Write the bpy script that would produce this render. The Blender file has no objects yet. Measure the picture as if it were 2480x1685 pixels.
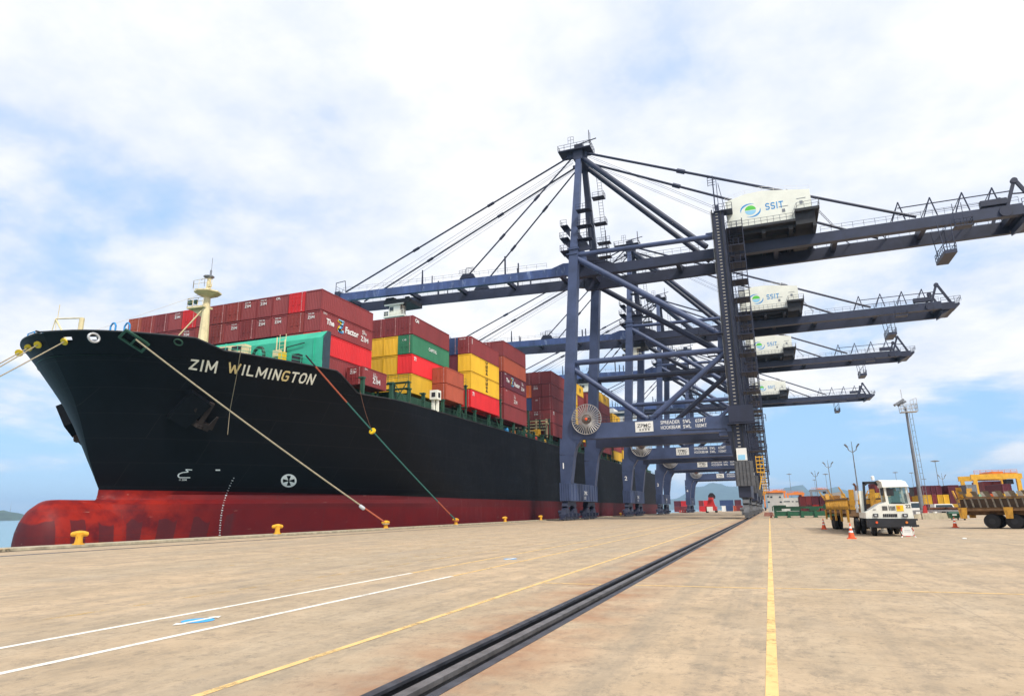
import bpy, bmesh, math, random
from mathutils import Vector, Matrix
from mathutils.bvhtree import BVHTree
R = math.radians
S = bpy.context.scene
COL = S.collection
random.seed(7)

# ------------------------------------------------------------------ camera
CAM_F, CAM_YAW, CAM_PITCH, CAM_ROLL, CAM_H = 1572.0, R(20.87), R(14.13), R(0.85), 1.7
PW, PH = 2480.0, 1685.0
_fwd = Vector((-math.sin(CAM_YAW)*math.cos(CAM_PITCH), math.cos(CAM_YAW)*math.cos(CAM_PITCH), math.sin(CAM_PITCH)))
_rt = Vector((math.cos(CAM_YAW), math.sin(CAM_YAW), 0))
_dn = -_rt.cross(_fwd)
_r2 = _rt*math.cos(CAM_ROLL) + _dn*math.sin(CAM_ROLL)
_d2 = -_rt*math.sin(CAM_ROLL) + _dn*math.cos(CAM_ROLL)
cam = bpy.data.objects.new('camera', bpy.data.cameras.new('camera'))
COL.objects.link(cam)
cam.matrix_world = Matrix(((_r2.x, -_d2.x, -_fwd.x, 0), (_r2.y, -_d2.y, -_fwd.y, 0), (_r2.z, -_d2.z, -_fwd.z, CAM_H), (0, 0, 0, 1)))
cam.data.sensor_fit = 'HORIZONTAL'
cam.data.sensor_width = 36.0
cam.data.lens = 36.0*CAM_F/PW
cam.data.clip_start = 0.1
cam.data.clip_end = 60000
S.camera = cam

def ray(px, py):
    return (_r2*((px-PW/2)/CAM_F) + _d2*((py-PH/2)/CAM_F) + _fwd)
def at(px, py, X=None, Y=None, Z=None):
    """world point seen in the photograph at pixel (px, py) on the plane x=X, y=Y or z=Z"""
    d = ray(px, py); o = Vector((0, 0, CAM_H))
    t = X/d.x if X is not None else (Y/d.y if Y is not None else (Z-CAM_H)/d.z)
    return o + d*t
K = 2480/2324.0
def pix(P):
    v = Vector(P)-Vector((0, 0, CAM_H)); d = v.dot(_fwd); return PW/2+CAM_F*v.dot(_r2)/d, PH/2+CAM_F*v.dot(_d2)/d

# ------------------------------------------------------------------ light
SUN_EL, SUN_AZ = R(50), R(128)        # azimuth clockwise from +Y (behind the camera, to the right)
wd = bpy.data.worlds.new("World"); S.world = wd; wd.use_nodes = True
nt = wd.node_tree; nt.nodes.clear()
def N(t, **k):
    n = nt.nodes.new(t)
    for a, b in k.items(): setattr(n, a, b)
    return n
sky = N('ShaderNodeTexSky'); sky.sky_type = 'NISHITA'; sky.sun_disc = False
sky.sun_elevation = SUN_EL; sky.sun_rotation = SUN_AZ
sky.air_density = 1.0; sky.dust_density = 0.1; sky.ozone_density = 3.0
geo = N('ShaderNodeTexCoord')
sep = N('ShaderNodeSeparateXYZ'); nt.links.new(geo.outputs['Generated'], sep.inputs[0])
def M_(op, a, b=None, c=None, clamp=False):
    n = N('ShaderNodeMath', operation=op, use_clamp=clamp)
    for i, v in enumerate((a, b, c)):
        if v is None: continue
        if isinstance(v, (int, float)): n.inputs[i].default_value = v
        else: nt.links.new(v, n.inputs[i])
    return n.outputs[0]
zc = M_('MAXIMUM', sep.outputs['Z'], 0.0)
den = M_('ADD', zc, 0.22)
comb = N('ShaderNodeCombineXYZ')
nt.links.new(M_('DIVIDE', sep.outputs['X'], den), comb.inputs[0])
nt.links.new(M_('DIVIDE', sep.outputs['Y'], den), comb.inputs[1])
n1 = N('ShaderNodeTexNoise'); n1.inputs['Scale'].default_value = 1.35; n1.inputs['Detail'].default_value = 7; n1.inputs['Roughness'].default_value = .52; n1.inputs['Distortion'].default_value = .25
mp = N('ShaderNodeMapping'); mp.inputs['Location'].default_value = (3.1, 1.7, 0)
nt.links.new(comb.outputs[0], mp.inputs[0]); nt.links.new(mp.outputs[0], n1.inputs['Vector'])
n2 = N('ShaderNodeTexNoise'); n2.inputs['Scale'].default_value = 3.2; n2.inputs['Detail'].default_value = 6; n2.inputs['Roughness'].default_value = .6
nt.links.new(comb.outputs[0], n2.inputs['Vector'])
# clouds are thick overhead and thin out towards the horizon
elev = N('ShaderNodeMapRange'); elev.interpolation_type = 'SMOOTHSTEP'
elev.inputs['From Min'].default_value = 0.02; elev.inputs['From Max'].default_value = 0.36
elev.inputs['To Min'].default_value = -0.07; elev.inputs['To Max'].default_value = 0.16
nt.links.new(sep.outputs['Z'], elev.inputs['Value'])
cov = M_('ADD', M_('MULTIPLY', n1.outputs['Fac'], 0.75), M_('MULTIPLY', n2.outputs['Fac'], 0.25))
cov = M_('ADD', cov, elev.outputs['Result'])
mr = N('ShaderNodeMapRange'); mr.interpolation_type = 'SMOOTHSTEP'
mr.inputs['From Min'].default_value = 0.42; mr.inputs['From Max'].default_value = 0.60
nt.links.new(cov, mr.inputs['Value'])
cloudc = N('ShaderNodeMixRGB')
cloudc.inputs['Color1'].default_value = (5.6, 6.2, 7.5, 1); cloudc.inputs['Color2'].default_value = (8.3, 8.2, 8.2, 1)
cf = N('ShaderNodeMapRange'); cf.inputs['From Min'].default_value = .40; cf.inputs['From Max'].default_value = .60
nt.links.new(M_('ADD', M_('MULTIPLY', n1.outputs['Fac'], .5), M_('MULTIPLY', n2.outputs['Fac'], .5)), cf.inputs['Value']); nt.links.new(cf.outputs[0], cloudc.inputs['Fac'])
tint = N('ShaderNodeMixRGB', blend_type='MULTIPLY'); tint.inputs['Fac'].default_value = 1
tint.inputs['Color2'].default_value = (1.0, 1.0, 1.0, 1)
nt.links.new(sky.outputs[0], tint.inputs['Color1'])
veil = N('ShaderNodeMixRGB'); veil.inputs['Fac'].default_value = .7   # thin high haze over the blue
veil.inputs['Color2'].default_value = (3.2, 5.6, 8.6, 1)
nt.links.new(tint.outputs[0], veil.inputs['Color1'])
mixc = N('ShaderNodeMixRGB')
nt.links.new(mr.outputs['Result'], mixc.inputs['Fac']); nt.links.new(veil.outputs[0], mixc.inputs['Color1']); nt.links.new(cloudc.outputs[0], mixc.inputs['Color2'])
bg = N('ShaderNodeBackground'); bg.inputs['Strength'].default_value = 0.10
nt.links.new(mixc.outputs[0], bg.inputs['Color'])
wo = N('ShaderNodeOutputWorld'); nt.links.new(bg.outputs[0], wo.inputs['Surface'])
sun = bpy.data.objects.new('sun', bpy.data.lights.new('sun', 'SUN')); COL.objects.link(sun)
sun.data.energy = 3.0; sun.data.angle = R(8); sun.data.color = (1.0, .95, .86)
sd = Vector((math.sin(SUN_AZ)*math.cos(SUN_EL), math.cos(SUN_AZ)*math.cos(SUN_EL), math.sin(SUN_EL)))
sun.rotation_euler = sd.to_track_quat('Z', 'Y').to_euler()
S.view_settings.view_transform = 'Standard'; S.view_settings.look = 'None'
S.view_settings.exposure = 0.48; S.view_settings.gamma = 1.0
S.render.film_transparent = False
S.cycles.use_denoising = True
S.cycles.max_bounces = 6

# ------------------------------------------------------------------ materials
def mat(name, col, rough=.6, metal=0.0, var=.12, scale=1.5, streak=None, rust=0.0, bump=0.0, spec=.5, coord='Object', rustcol=(.16, .06, .025), rscale=.6, objvar=0.0):
    m = bpy.data.materials.new(name); m.use_nodes = True
    t = m.node_tree; b = t.nodes['Principled BSDF']
    b.inputs['Roughness'].default_value = rough; b.inputs['Metallic'].default_value = metal
    b.inputs['Specular IOR Level'].default_value = spec
    tc = t.nodes.new('ShaderNodeTexCoord'); mpn = t.nodes.new('ShaderNodeMapping')
    oi = t.nodes.new('ShaderNodeObjectInfo'); va = t.nodes.new('ShaderNodeVectorMath'); va.operation = 'ADD'
    t.links.new(tc.outputs[coord], va.inputs[0]); t.links.new(oi.outputs['Location'], va.inputs[1])
    t.links.new(va.outputs[0], mpn.inputs[0])
    if streak: mpn.inputs['Scale'].default_value = streak
    nz = t.nodes.new('ShaderNodeTexNoise'); nz.inputs['Scale'].default_value = scale; nz.inputs['Detail'].default_value = 6; nz.inputs['Roughness'].default_value = .65
    t.links.new(mpn.outputs[0], nz.inputs['Vector'])
    mx = t.nodes.new('ShaderNodeMixRGB')
    c = Vector(col[:3])
    mx.inputs['Color1'].default_value = (*(c*(1-var*1.6)), 1); mx.inputs['Color2'].default_value = (*(c*(1+var)), 1)
    rp = t.nodes.new('ShaderNodeMapRange'); rp.inputs['From Min'].default_value = .3; rp.inputs['From Max'].default_value = .7
    t.links.new(nz.outputs['Fac'], rp.inputs['Value']); t.links.new(rp.outputs[0], mx.inputs['Fac'])
    out = mx.outputs[0]
    if rust > 0:
        nr = t.nodes.new('ShaderNodeTexNoise'); nr.inputs['Scale'].default_value = rscale; nr.inputs['Detail'].default_value = 8; nr.inputs['Roughness'].default_value = .7
        mr_ = t.nodes.new('ShaderNodeMapping'); mr_.inputs['Scale'].default_value = (2.2, 2.2, .7); mr_.inputs['Location'].default_value = (5, 3, 1)
        t.links.new(va.outputs[0], mr_.inputs[0]); t.links.new(mr_.outputs[0], nr.inputs['Vector'])
        r2 = t.nodes.new('ShaderNodeMapRange'); r2.inputs['From Min'].default_value = .68-rust*.25; r2.inputs['From Max'].default_value = .78-rust*.2
        t.links.new(nr.outputs['Fac'], r2.inputs['Value'])
        m2 = t.nodes.new('ShaderNodeMixRGB'); m2.inputs['Color2'].default_value = (*rustcol, 1)
        t.links.new(r2.outputs[0], m2.inputs['Fac']); t.links.new(out, m2.inputs['Color1']); out = m2.outputs[0]
    if objvar > 0:
        hs = t.nodes.new('ShaderNodeHueSaturation'); mr3 = t.nodes.new('ShaderNodeMapRange'); mr3.inputs['To Min'].default_value = 1-objvar*1.3; mr3.inputs['To Max'].default_value = 1+objvar
        t.links.new(oi.outputs['Random'], mr3.inputs['Value']); t.links.new(mr3.outputs[0], hs.inputs['Value']); t.links.new(out, hs.inputs['Color']); out = hs.outputs['Color']
    t.links.new(out, b.inputs['Base Color'])
    if bump > 0:
        bp = t.nodes.new('ShaderNodeBump'); bp.inputs['Strength'].default_value = bump; bp.inputs['Distance'].default_value = .05
        t.links.new(nz.outputs['Fac'], bp.inputs['Height']); t.links.new(bp.outputs[0], b.inputs['Normal'])
    return m

MT = {}
MT['blue'] = mat('crane_blue', (.052, .073, .15), .45, var=.18, scale=.35, rust=.10, rustcol=(.10, .09, .12))
MT['boomblue'] = mat('boom_blue', (.05, .085, .22), .45, var=.3, scale=.5, streak=(1, 1, .3), rust=.42, rustcol=(.22, .28, .42), rscale=.35)
MT['shadeblue'] = mat('crane_shade_blue', (.018, .021, .045), .5, var=.2, scale=.4)  # crane blue with deep shade put into the colour; rails and stairs use it too
MT['midshadeblue'] = mat('crane_mid_shade_blue', (.024, .030, .062), .5, var=.2, scale=.4)  # crane blue darkened for shade, less deeply: far frames, girder, stays
MT['steel'] = mat('grey_steel', (.22, .23, .25), .5, .3, var=.15)
MT['lightsteel'] = mat('galvanised', (.52, .53, .54), .45, .2, var=.12)
MT['railsteel'] = mat('rail_steel', (.17, .16, .16), .45, .4, var=.3, scale=3)
MT['railedge'] = mat('slot_edge_steel', (.055, .057, .07), .5, .2, var=.4, scale=2.5, rust=.2, rscale=3)
MT['dark'] = mat('dark_steel', (.018, .018, .022), .6, var=.3)
MT['black'] = mat('black_rubber', (.012, .012, .014), .75, var=.25, scale=4)
MT['white'] = mat('white_paint', (.78, .77, .72), .5, var=.06, scale=.6)
MT['cream'] = mat('cream_paint', (.74, .62, .36), .5, var=.12, scale=1.2, rust=.12)
MT['ivory'] = mat('ivory_house_paint', (.80, .80, .70), .5, var=.05, scale=.5)
MT['yellow'] = mat('yellow_paint', (.78, .42, .025), .5, var=.14, scale=1.2, rust=.1)
MT['bollard'] = mat('bollard_yellow', (.72, .36, .02), .5, var=.18, scale=4, rust=.35, rscale=3)
MT['orange'] = mat('orange_paint', (.75, .22, .03), .5)
MT['cone'] = mat('cone_orange', (.80, .10, .02), .5, var=.08, scale=5)
MT['red'] = mat('red_paint', (.50, .03, .025), .5)
MT['teal'] = mat('breakwater_green', (.035, .42, .27), .5, var=.10, scale=.5, rust=.03)
MT['dkgreen'] = mat('deck_green', (.02, .075, .045), .55, var=.25, scale=1.0, rust=.15)
MT['green'] = mat('bin_green', (.02, .11, .05), .5, var=.25, scale=1.4)
MT['spreadgreen'] = mat('frame_green', (.012, .075, .03), .5, var=.35, scale=1.0, rust=.15)
MT['rust'] = mat('rusty_steel', (.15, .06, .03), .8, var=.35, scale=2.2)
MT['rope'] = mat('rope_fibre', (.36, .30, .20), .9, var=.2, scale=6)
MT['ropegreen'] = mat('rope_green', (.035, .15, .13), .9, var=.2, scale=6)
MT['ropered'] = mat('rope_red', (.42, .10, .05), .9, var=.2, scale=6)
MT['ylw_bright'] = mat('float_yellow', (.80, .52, .01), .4, var=.1, scale=3)
MT['barrier'] = mat('barrier_concrete', (.42, .36, .25), .85, var=.25, scale=1.4, streak=(1, 1, .3), bump=.2)
MT['decal_white'] = mat('white_letters', (.80, .80, .78), .6, var=.08, scale=2)
MT['decal_black'] = mat('black_letters', (.015, .015, .018), .6, var=.1)
MT['decal_cream'] = mat('name_letters', (.74, .70, .58), .6, var=.15, scale=2.5, rust=.25, rustcol=(.55, .36, .10), rscale=.5)
MT['logo_blue'] = mat('logo_blue', (.03, .28, .62), .5, var=.05)
MT['logo_green'] = mat('logo_green', (.10, .55, .06), .5, var=.05)
MT['logo_sky'] = mat('logo_light_blue', (.30, .60, .80), .5, var=.05)
MT['signblue'] = mat('sign_blue', (.05, .36, .72), .6, var=.08, scale=3)
MT['maroon'] = mat('maroon_steel', (.15, .025, .04), .55, var=.15, scale=.5)
MT['wearyellow'] = mat('worn_yellow', (.60, .30, .03), .6, var=.3, scale=2.2, rust=.55, rscale=2.2)
MT['wearbrown'] = mat('worn_brown', (.20, .11, .05), .75, var=.35, scale=2.2, rust=.4, rscale=2)
MT['hill'] = mat('hill_green', (.05, .085, .05), .9, var=.35, scale=.01)
MT['rim'] = mat('wheel_rim', (.45, .42, .36), .6, var=.2, scale=5)

def glass(name, col=(.10, .22, .22), a=.55):
    m = bpy.data.materials.new(name); m.use_nodes = True; t = m.node_tree
    b = t.nodes['Principled BSDF']; b.inputs['Base Color'].default_value = (*col, 1); b.inputs['Roughness'].default_value = .05
    b.inputs['Alpha'].default_value = a
    return m
MT['glass'] = glass('window_glass')
MT['darkglass'] = glass('dark_window_glass', (.03, .05, .06), .92)

# ------------------------------------------------------------------ mesh builder
ORG = {}
class MB:
    def __init__(s): s.v = []; s.f = []; s.mi = []; s.cur = 0
    def _add(s, vs, fs):
        o = len(s.v); s.v += [Vector(a) for a in vs]
        for f in fs: s.f.append([o+i for i in f]); s.mi.append(s.cur)
    def box(s, x0, x1, y0, y1, z0, z1):
        s._add([(x0, y0, z0), (x1, y0, z0), (x1, y1, z0), (x0, y1, z0), (x0, y0, z1), (x1, y0, z1), (x1, y1, z1), (x0, y1, z1)],
               [(3, 2, 1, 0), (4, 5, 6, 7), (0, 1, 5, 4), (1, 2, 6, 5), (2, 3, 7, 6), (3, 0, 4, 7)])
        return s
    def cbox(s, c, sx, sy, sz): return s.box(c[0]-sx/2, c[0]+sx/2, c[1]-sy/2, c[1]+sy/2, c[2]-sz/2, c[2]+sz/2)
    def frame(s, p, q, up=(0, 0, 1)):
        p, q = Vector(p), Vector(q); d = (q-p).normalized(); u = Vector(up)
        if abs(d.dot(u)) > .98: u = Vector((0, 1, 0))
        a = d.cross(u).normalized(); b = a.cross(d).normalized()
        return p, q, d, a, b
    def beam(s, p, q, w, h, up=(0, 0, 1), w2=None, h2=None):
        p, q, d, a, b = s.frame(p, q, up); w2 = w2 or w; h2 = h2 or h
        vs = [p+a*(i*w/2)+b*(j*h/2) for i, j in ((-1, -1), (1, -1), (1, 1), (-1, 1))] + [q+a*(i*w2/2)+b*(j*h2/2) for i, j in ((-1, -1), (1, -1), (1, 1), (-1, 1))]
        s._add(vs, [(0, 1, 2, 3), (7, 6, 5, 4), (0, 4, 5, 1), (1, 5, 6, 2), (2, 6, 7, 3), (3, 7, 4, 0)])
        return s
    def tube(s, p, q, r, n=8, r2=None):
        p, q, d, a, b = s.frame(p, q); r2 = r if r2 is None else r2
        vs = []
        for P, rr in ((p, r), (q, r2)):
            for i in range(n):
                an = 2*math.pi*i/n; vs.append(P+a*(math.cos(an)*rr)+b*(math.sin(an)*rr))
        fs = [(i, (i+1) % n, n+(i+1) % n, n+i) for i in range(n)] + [tuple(range(n-1, -1, -1)), tuple(range(n, 2*n))]
        s._add(vs, fs); return s
    def path(s, pts, r, n=6):
        for a, b in zip(pts[:-1], pts[1:]): s.tube(a, b, r, n)
        return s
    def prism(s, poly, vec):
        vec = Vector(vec); n = len(poly); vs = [Vector(p) for p in poly]; vs += [p+vec for p in vs]
        s._add(vs, [tuple(range(n-1, -1, -1)), tuple(range(n, 2*n))] + [(i, (i+1) % n, n+(i+1) % n, n+i) for i in range(n)])
        return s
    def lathe(s, c, axis, prof, n=16):
        """prof = [(along, radius)...]"""
        p, q, d, a, b = s.frame(c, Vector(c)+Vector(axis)); vs = []
        for h, r in prof:
            for i in range(n):
                an = 2*math.pi*i/n; vs.append(p+d*h+a*(math.cos(an)*r)+b*(math.sin(an)*r))
        fs = []
        for k in range(len(prof)-1):
            for i in range(n): fs.append((k*n+i, k*n+(i+1) % n, (k+1)*n+(i+1) % n, (k+1)*n+i))
        fs += [tuple(range(n-1, -1, -1)), tuple(range((len(prof)-1)*n, len(prof)*n))]
        s._add(vs, fs); return s
    def ring(s, c, axis, r, t, n=24):
        p, q, d, a, b = s.frame(c, Vector(c)+Vector(axis))
        pts = [p+a*(math.cos(2*math.pi*i/n)*r)+b*(math.sin(2*math.pi*i/n)*r) for i in range(n+1)]
        return s.path(pts, t, 5)
    def quad(s, a, b, c, d): s._add([a, b, c, d], [(0, 1, 2, 3)]); return s
    def poly(s, pts): s._add(pts, [tuple(range(len(pts)))]); return s
    def rail(s, pts, h=1.1, step=2.0, r=.035, up=(0, 0, 1)):
        u = Vector(up)
        for a, b in zip(pts[:-1], pts[1:]):
            a, b = Vector(a), Vector(b)
            for k in (1, .5): s.tube(a+u*h*k, b+u*h*k, r, 4)
            n = max(1, round((b-a).length/step))
            for i in range(n+1): s.tube(a.lerp(b, i/n), a.lerp(b, i/n)+u*h, r, 4)
        return s
    def ladder(s, p, q, side, w=.5, step=.45, r=.04):
        p, q = Vector(p), Vector(q); sd_ = Vector(side).normalized()*w/2
        s.tube(p-sd_, q-sd_, r, 4); s.tube(p+sd_, q+sd_, r, 4)
        n = int((q-p).length/step)
        for i in range(1, n): m = p.lerp(q, i/n); s.tube(m-sd_, m+sd_, r*.8, 4)
        return s
    def text(s, txt, o, right, up, size, width=None, bold=0.0, off=0.0, centre=False):
        o, right, up = Vector(o), Vector(right).normalized(), Vector(up).normalized()
        nrm = right.cross(up)
        st = all(ch in SF for ch in txt) and len(txt) <= 4
        for vs, fs in [stroke_text(txt, .095)[:2] if st else text_mesh(txt, bold)]:
            x0, x1, y0, y1 = text_ext(vs)
            ky = size/max(1e-6, y1-y0); kx = (width/(x1-x0)) if width else ky
            sh = -(x1-x0)/2 if centre else 0
            s._add([o+right*((v[0]-x0+sh)*kx)+up*((v[1]-y0)*ky)+nrm*off for v in vs], fs)
        return s
    def build(s, name, mats, parent=None, loc=None, smooth=False, org=None):
        if org is None: org = ORG.get(parent.name, Vector((0, 0, 0))) if parent else (Vector(loc) if loc is not None else Vector((0, 0, 0)))
        me = bpy.data.meshes.new(name)
        me.from_pydata([v-org for v in s.v], [], s.f)
        if not isinstance(mats, (list, tuple)): mats = [mats]
        for m in mats: me.materials.append(MT[m] if isinstance(m, str) else m)
        if len(mats) > 1: me.polygons.foreach_set('material_index', s.mi)
        bm = bmesh.new(); bm.from_mesh(me); bmesh.ops.recalc_face_normals(bm, faces=bm.faces); bm.to_mesh(me); bm.free()
        if smooth:
            me.polygons.foreach_set('use_smooth', [True]*len(me.polygons))
            me.set_sharp_from_angle(angle=R(40))
        o = bpy.data.objects.new(name, me); COL.objects.link(o)
        if parent: o.parent = parent
        elif loc is not None: o.location = loc
        ORG[o.name] = org
        return o
_tc = {}
# heavy stroke letters (unit square, one poly-line per stroke) for painted names and logos
SF = {'Z': [[(.02, .91), (.97, .91)], [(.88, .88), (.12, .12)], [(.02, .09), (.98, .09)]], 'I': [[(.5, 0), (.5, 1)]], 'M': [[(.08, 0), (.08, 1)], [(.08, .97), (.5, .25), (.92, .97)], [(.92, 1), (.92, 0)]],
      'W': [[(.04, 1), (.28, .05), (.5, .8), (.72, .05), (.96, 1)]], 'L': [[(.1, 1), (.1, .08), (.95, .08)]], 'N': [[(.1, 0), (.1, 1)], [(.1, .95), (.9, .05)], [(.9, 0), (.9, 1)]],
      'G': [[(.93, .85), (.75, .93), (.25, .93), (.08, .75), (.08, .25), (.25, .07), (.78, .07), (.92, .2), (.92, .48), (.55, .48)]], 'T': [[(0, .92), (1, .92)], [(.5, .9), (.5, 0)]],
      'O': [[(.3, .93), (.7, .93), (.92, .72), (.92, .28), (.7, .07), (.3, .07), (.08, .28), (.08, .72), (.3, .93)]], 'S': [[(.92, .85), (.7, .93), (.25, .93), (.1, .8), (.1, .62), (.25, .52), (.75, .47), (.9, .36), (.9, .2), (.75, .07), (.25, .07), (.06, .16)]],
      'C': [[(.92, .8), (.72, .93), (.3, .93), (.08, .75), (.08, .25), (.3, .07), (.72, .07), (.92, .2)]], ' ': []}
SW = {'I': .26, 'M': 1.0, 'W': 1.15, ' ': .45}
def stroke_text(txt, wgt=.1, only=None):
    x = 0; vs = []; fs = []
    for i, ch in enumerate(txt):
        w = SW.get(ch, .72)
        if only is None or i in only:
            for pl in SF[ch]:
                for (a, b), (c, d) in zip(pl[:-1], pl[1:]):
                    a_, c_ = x+a*w, x+c*w; l = math.hypot(c_-a_, d-b) or 1; ux, uy = (c_-a_)/l, (d-b)/l; nx, ny = -uy*wgt, ux*wgt; o = len(vs); e = wgt*.35
                    vs += [(a_-ux*e+nx, b-uy*e+ny, 0), (a_-ux*e-nx, b-uy*e-ny, 0), (c_+ux*e-nx, d+uy*e-ny, 0), (c_+ux*e+nx, d+uy*e+ny, 0)]; fs.append((o, o+1, o+2, o+3))
        x += w+.24
    return vs, fs, x-.24
def text_mesh(txt, bold):
    k = (txt, bold)
    if k not in _tc:
        cu = bpy.data.curves.new('lettering', 'FONT'); cu.body = txt; cu.offset = bold; cu.size = 1; cu.resolution_u = 3
        ob = bpy.data.objects.new('lettering', cu); COL.objects.link(ob)
        dg = bpy.context.evaluated_depsgraph_get(); me = ob.evaluated_get(dg).to_mesh()
        _tc[k] = ([tuple(v.co) for v in me.vertices], [tuple(p.vertices) for p in me.polygons])
        ob.evaluated_get(dg).to_mesh_clear(); bpy.data.objects.remove(ob); bpy.data.curves.remove(cu)
    return _tc[k]
def text_ext(vs):
    xs = [v[0] for v in vs]; ys = [v[1] for v in vs]
    return min(xs), max(xs), min(ys), max(ys)

def tag(o, label, cat, group=None):
    o['label'] = label; o['category'] = cat
    if group: o['group'] = group
    return o
def thing(name, label, cat, loc=(0, 0, 0), rz=0, group=None, local=False):
    o = bpy.data.objects.new(name, None); COL.objects.link(o); o.location = loc; o.rotation_euler = (0, 0, rz)
    o.empty_display_size = .5
    ORG[o.name] = Vector((0, 0, 0)) if local else Vector(loc)
    return tag(o, label, cat, group)
def struct(o): o['kind'] = 'structure'; return o
def dup(root, loc=None, rz=None, label=None, skip=()):
    r = root.copy(); COL.objects.link(r)
    if loc is not None: r.location = loc
    if rz is not None: r.rotation_euler = (0, 0, rz)
    if label: r['label'] = label
    new = []
    for ch in root.children:
        if ch.name.split('.')[0] in skip: continue
        c = ch.copy(); COL.objects.link(c); c.parent = r; new.append(c)
        for g in ch.children:
            d = g.copy(); COL.objects.link(d); d.parent = c
    return r
ORDW = ['zeroth', 'first', 'second', 'third', 'fourth', 'fifth', 'sixth', 'seventh', 'eighth', 'ninth', 'tenth', 'eleventh', 'twelfth', 'thirteenth', 'fourteenth']
# ------------------------------------------------------------------ ground, water, hills
def ground_mat():
    m = bpy.data.materials.new('apron_concrete'); m.use_nodes = True; t = m.node_tree; b = t.nodes['Principled BSDF']
    b.inputs['Roughness'].default_value = .85; b.inputs['Specular IOR Level'].default_value = .25
    tc = t.nodes.new('ShaderNodeTexCoord')
    def nz(sc, det, scl=(1, 1, 1), ro=.6):
        mp_ = t.nodes.new('ShaderNodeMapping'); mp_.inputs['Scale'].default_value = scl; t.links.new(tc.outputs['Object'], mp_.inputs[0])
        n = t.nodes.new('ShaderNodeTexNoise'); n.inputs['Scale'].default_value = sc; n.inputs['Detail'].default_value = det; n.inputs['Roughness'].default_value = ro
        t.links.new(mp_.outputs[0], n.inputs['Vector']); return n.outputs['Fac']
    def ramp(v, a, b_):
        r = t.nodes.new('ShaderNodeMapRange'); r.inputs['From Min'].default_value = a; r.inputs['From Max'].default_value = b_; t.links.new(v, r.inputs['Value']); return r.outputs[0]
    def mix(f, c1, c2, bt='MIX'):
        x = t.nodes.new('ShaderNodeMixRGB'); x.blend_type = bt
        for i, c in ((0, f), (1, c1), (2, c2)):
            if isinstance(c, tuple): x.inputs[i].default_value = (*c, 1)
            elif isinstance(c, float): x.inputs[i].default_value = c
            else: t.links.new(c, x.inputs[i])
        return x.outputs[0]
    big = ramp(nz(.16, 9, (1, .5, 1), .7), .42, .58); mid = ramp(nz(.55, 8, ro=.7), .3, .7); fine = ramp(nz(14, 6, ro=.75), .25, .75)
    c = mix(big, (.63, .455, .29), (.50, .395, .275))
    c = mix(mid, c, (.38, .285, .185))
    strk = ramp(nz(1.0, 9, (1.6, .7, 1), .80), .49, .62)
    c = mix(M2(t, strk, .62), c, (.25, .205, .15))
    spots = ramp(nz(1.7, 11, (1, 1, 1), .9), .52, .61)
    c = mix(M2(t, spots, .68), c, (.19, .16, .125))
    c = mix(M2(t, fine, .40), c, (.30, .23, .15))
    fleck = ramp(nz(5.0, 9, (1, .7, 1), .85), .54, .62)
    c = mix(M2(t, fleck, .70), c, (.20, .165, .12))
    patch = ramp(nz(.28, 5, (1, .45, 1), .6), .56, .68)
    c = mix(M2(t, patch, .38), c, (.30, .255, .20))     # old oil and tyre stains
    tyre = ramp(nz(1.0, 4, (1.3, .02, 1), .6), .53, .66)
    c = mix(M2(t, tyre, .34), c, (.20, .175, .14))     # tyre tracks along the quay
    bt = t.nodes.new('ShaderNodeTexBrick'); bt.offset = 0; bt.inputs['Scale'].default_value = 1; bt.inputs['Brick Width'].default_value = 6.1; bt.inputs['Row Height'].default_value = 5.0; bt.inputs['Mortar Size'].default_value = .018; bt.inputs['Mortar Smooth'].default_value = .3
    bmv = t.nodes.new('ShaderNodeMapping'); bmv.inputs['Location'].default_value = (3.2, 1.3, 0); t.links.new(tc.outputs['Object'], bmv.inputs[0]); t.links.new(bmv.outputs[0], bt.inputs['Vector'])
    c = mix(M2(t, bt.outputs['Fac'], .30), c, (.20, .16, .12))   # slab joints
    sx = t.nodes.new('ShaderNodeSeparateXYZ'); t.links.new(tc.outputs['Object'], sx.inputs[0])
    d = t.nodes.new('ShaderNodeMath'); d.operation = 'ADD'; d.inputs[1].default_value = 3.5; t.links.new(sx.outputs['X'], d.inputs[0])
    ab = t.nodes.new('ShaderNodeMath'); ab.operation = 'ABSOLUTE'; t.links.new(d.outputs[0], ab.inputs[0])
    nr = t.nodes.new('ShaderNodeMapRange'); nr.inputs['From Min'].default_value = .2; nr.inputs['From Max'].default_value = 1.6; nr.inputs['To Min'].default_value = .95; nr.inputs['To Max'].default_value = 0
    t.links.new(ab.outputs[0], nr.inputs['Value'])
    rn = t.nodes.new('ShaderNodeMath'); rn.operation = 'MULTIPLY'; t.links.new(nr.outputs[0], rn.inputs[0]); t.links.new(ramp(nz(.8, 6), .35, .65), rn.inputs[1])
    c = mix(rn.outputs[0], c, (.30, .14, .07))        # rust washed out of the rail slot
    t.links.new(c, b.inputs['Base Color'])
    bp = t.nodes.new('ShaderNodeBump'); bp.inputs['Strength'].default_value = .35; bp.inputs['Distance'].default_value = .01
    t.links.new(fine, bp.inputs['Height']); t.links.new(bp.outputs[0], b.inputs['Normal'])
    return m
def M2(t, v, k):
    n = t.nodes.new('ShaderNodeMath'); n.operation = 'MULTIPLY'; n.inputs[1].default_value = k; t.links.new(v, n.inputs[0]); return n.outputs[0]
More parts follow.
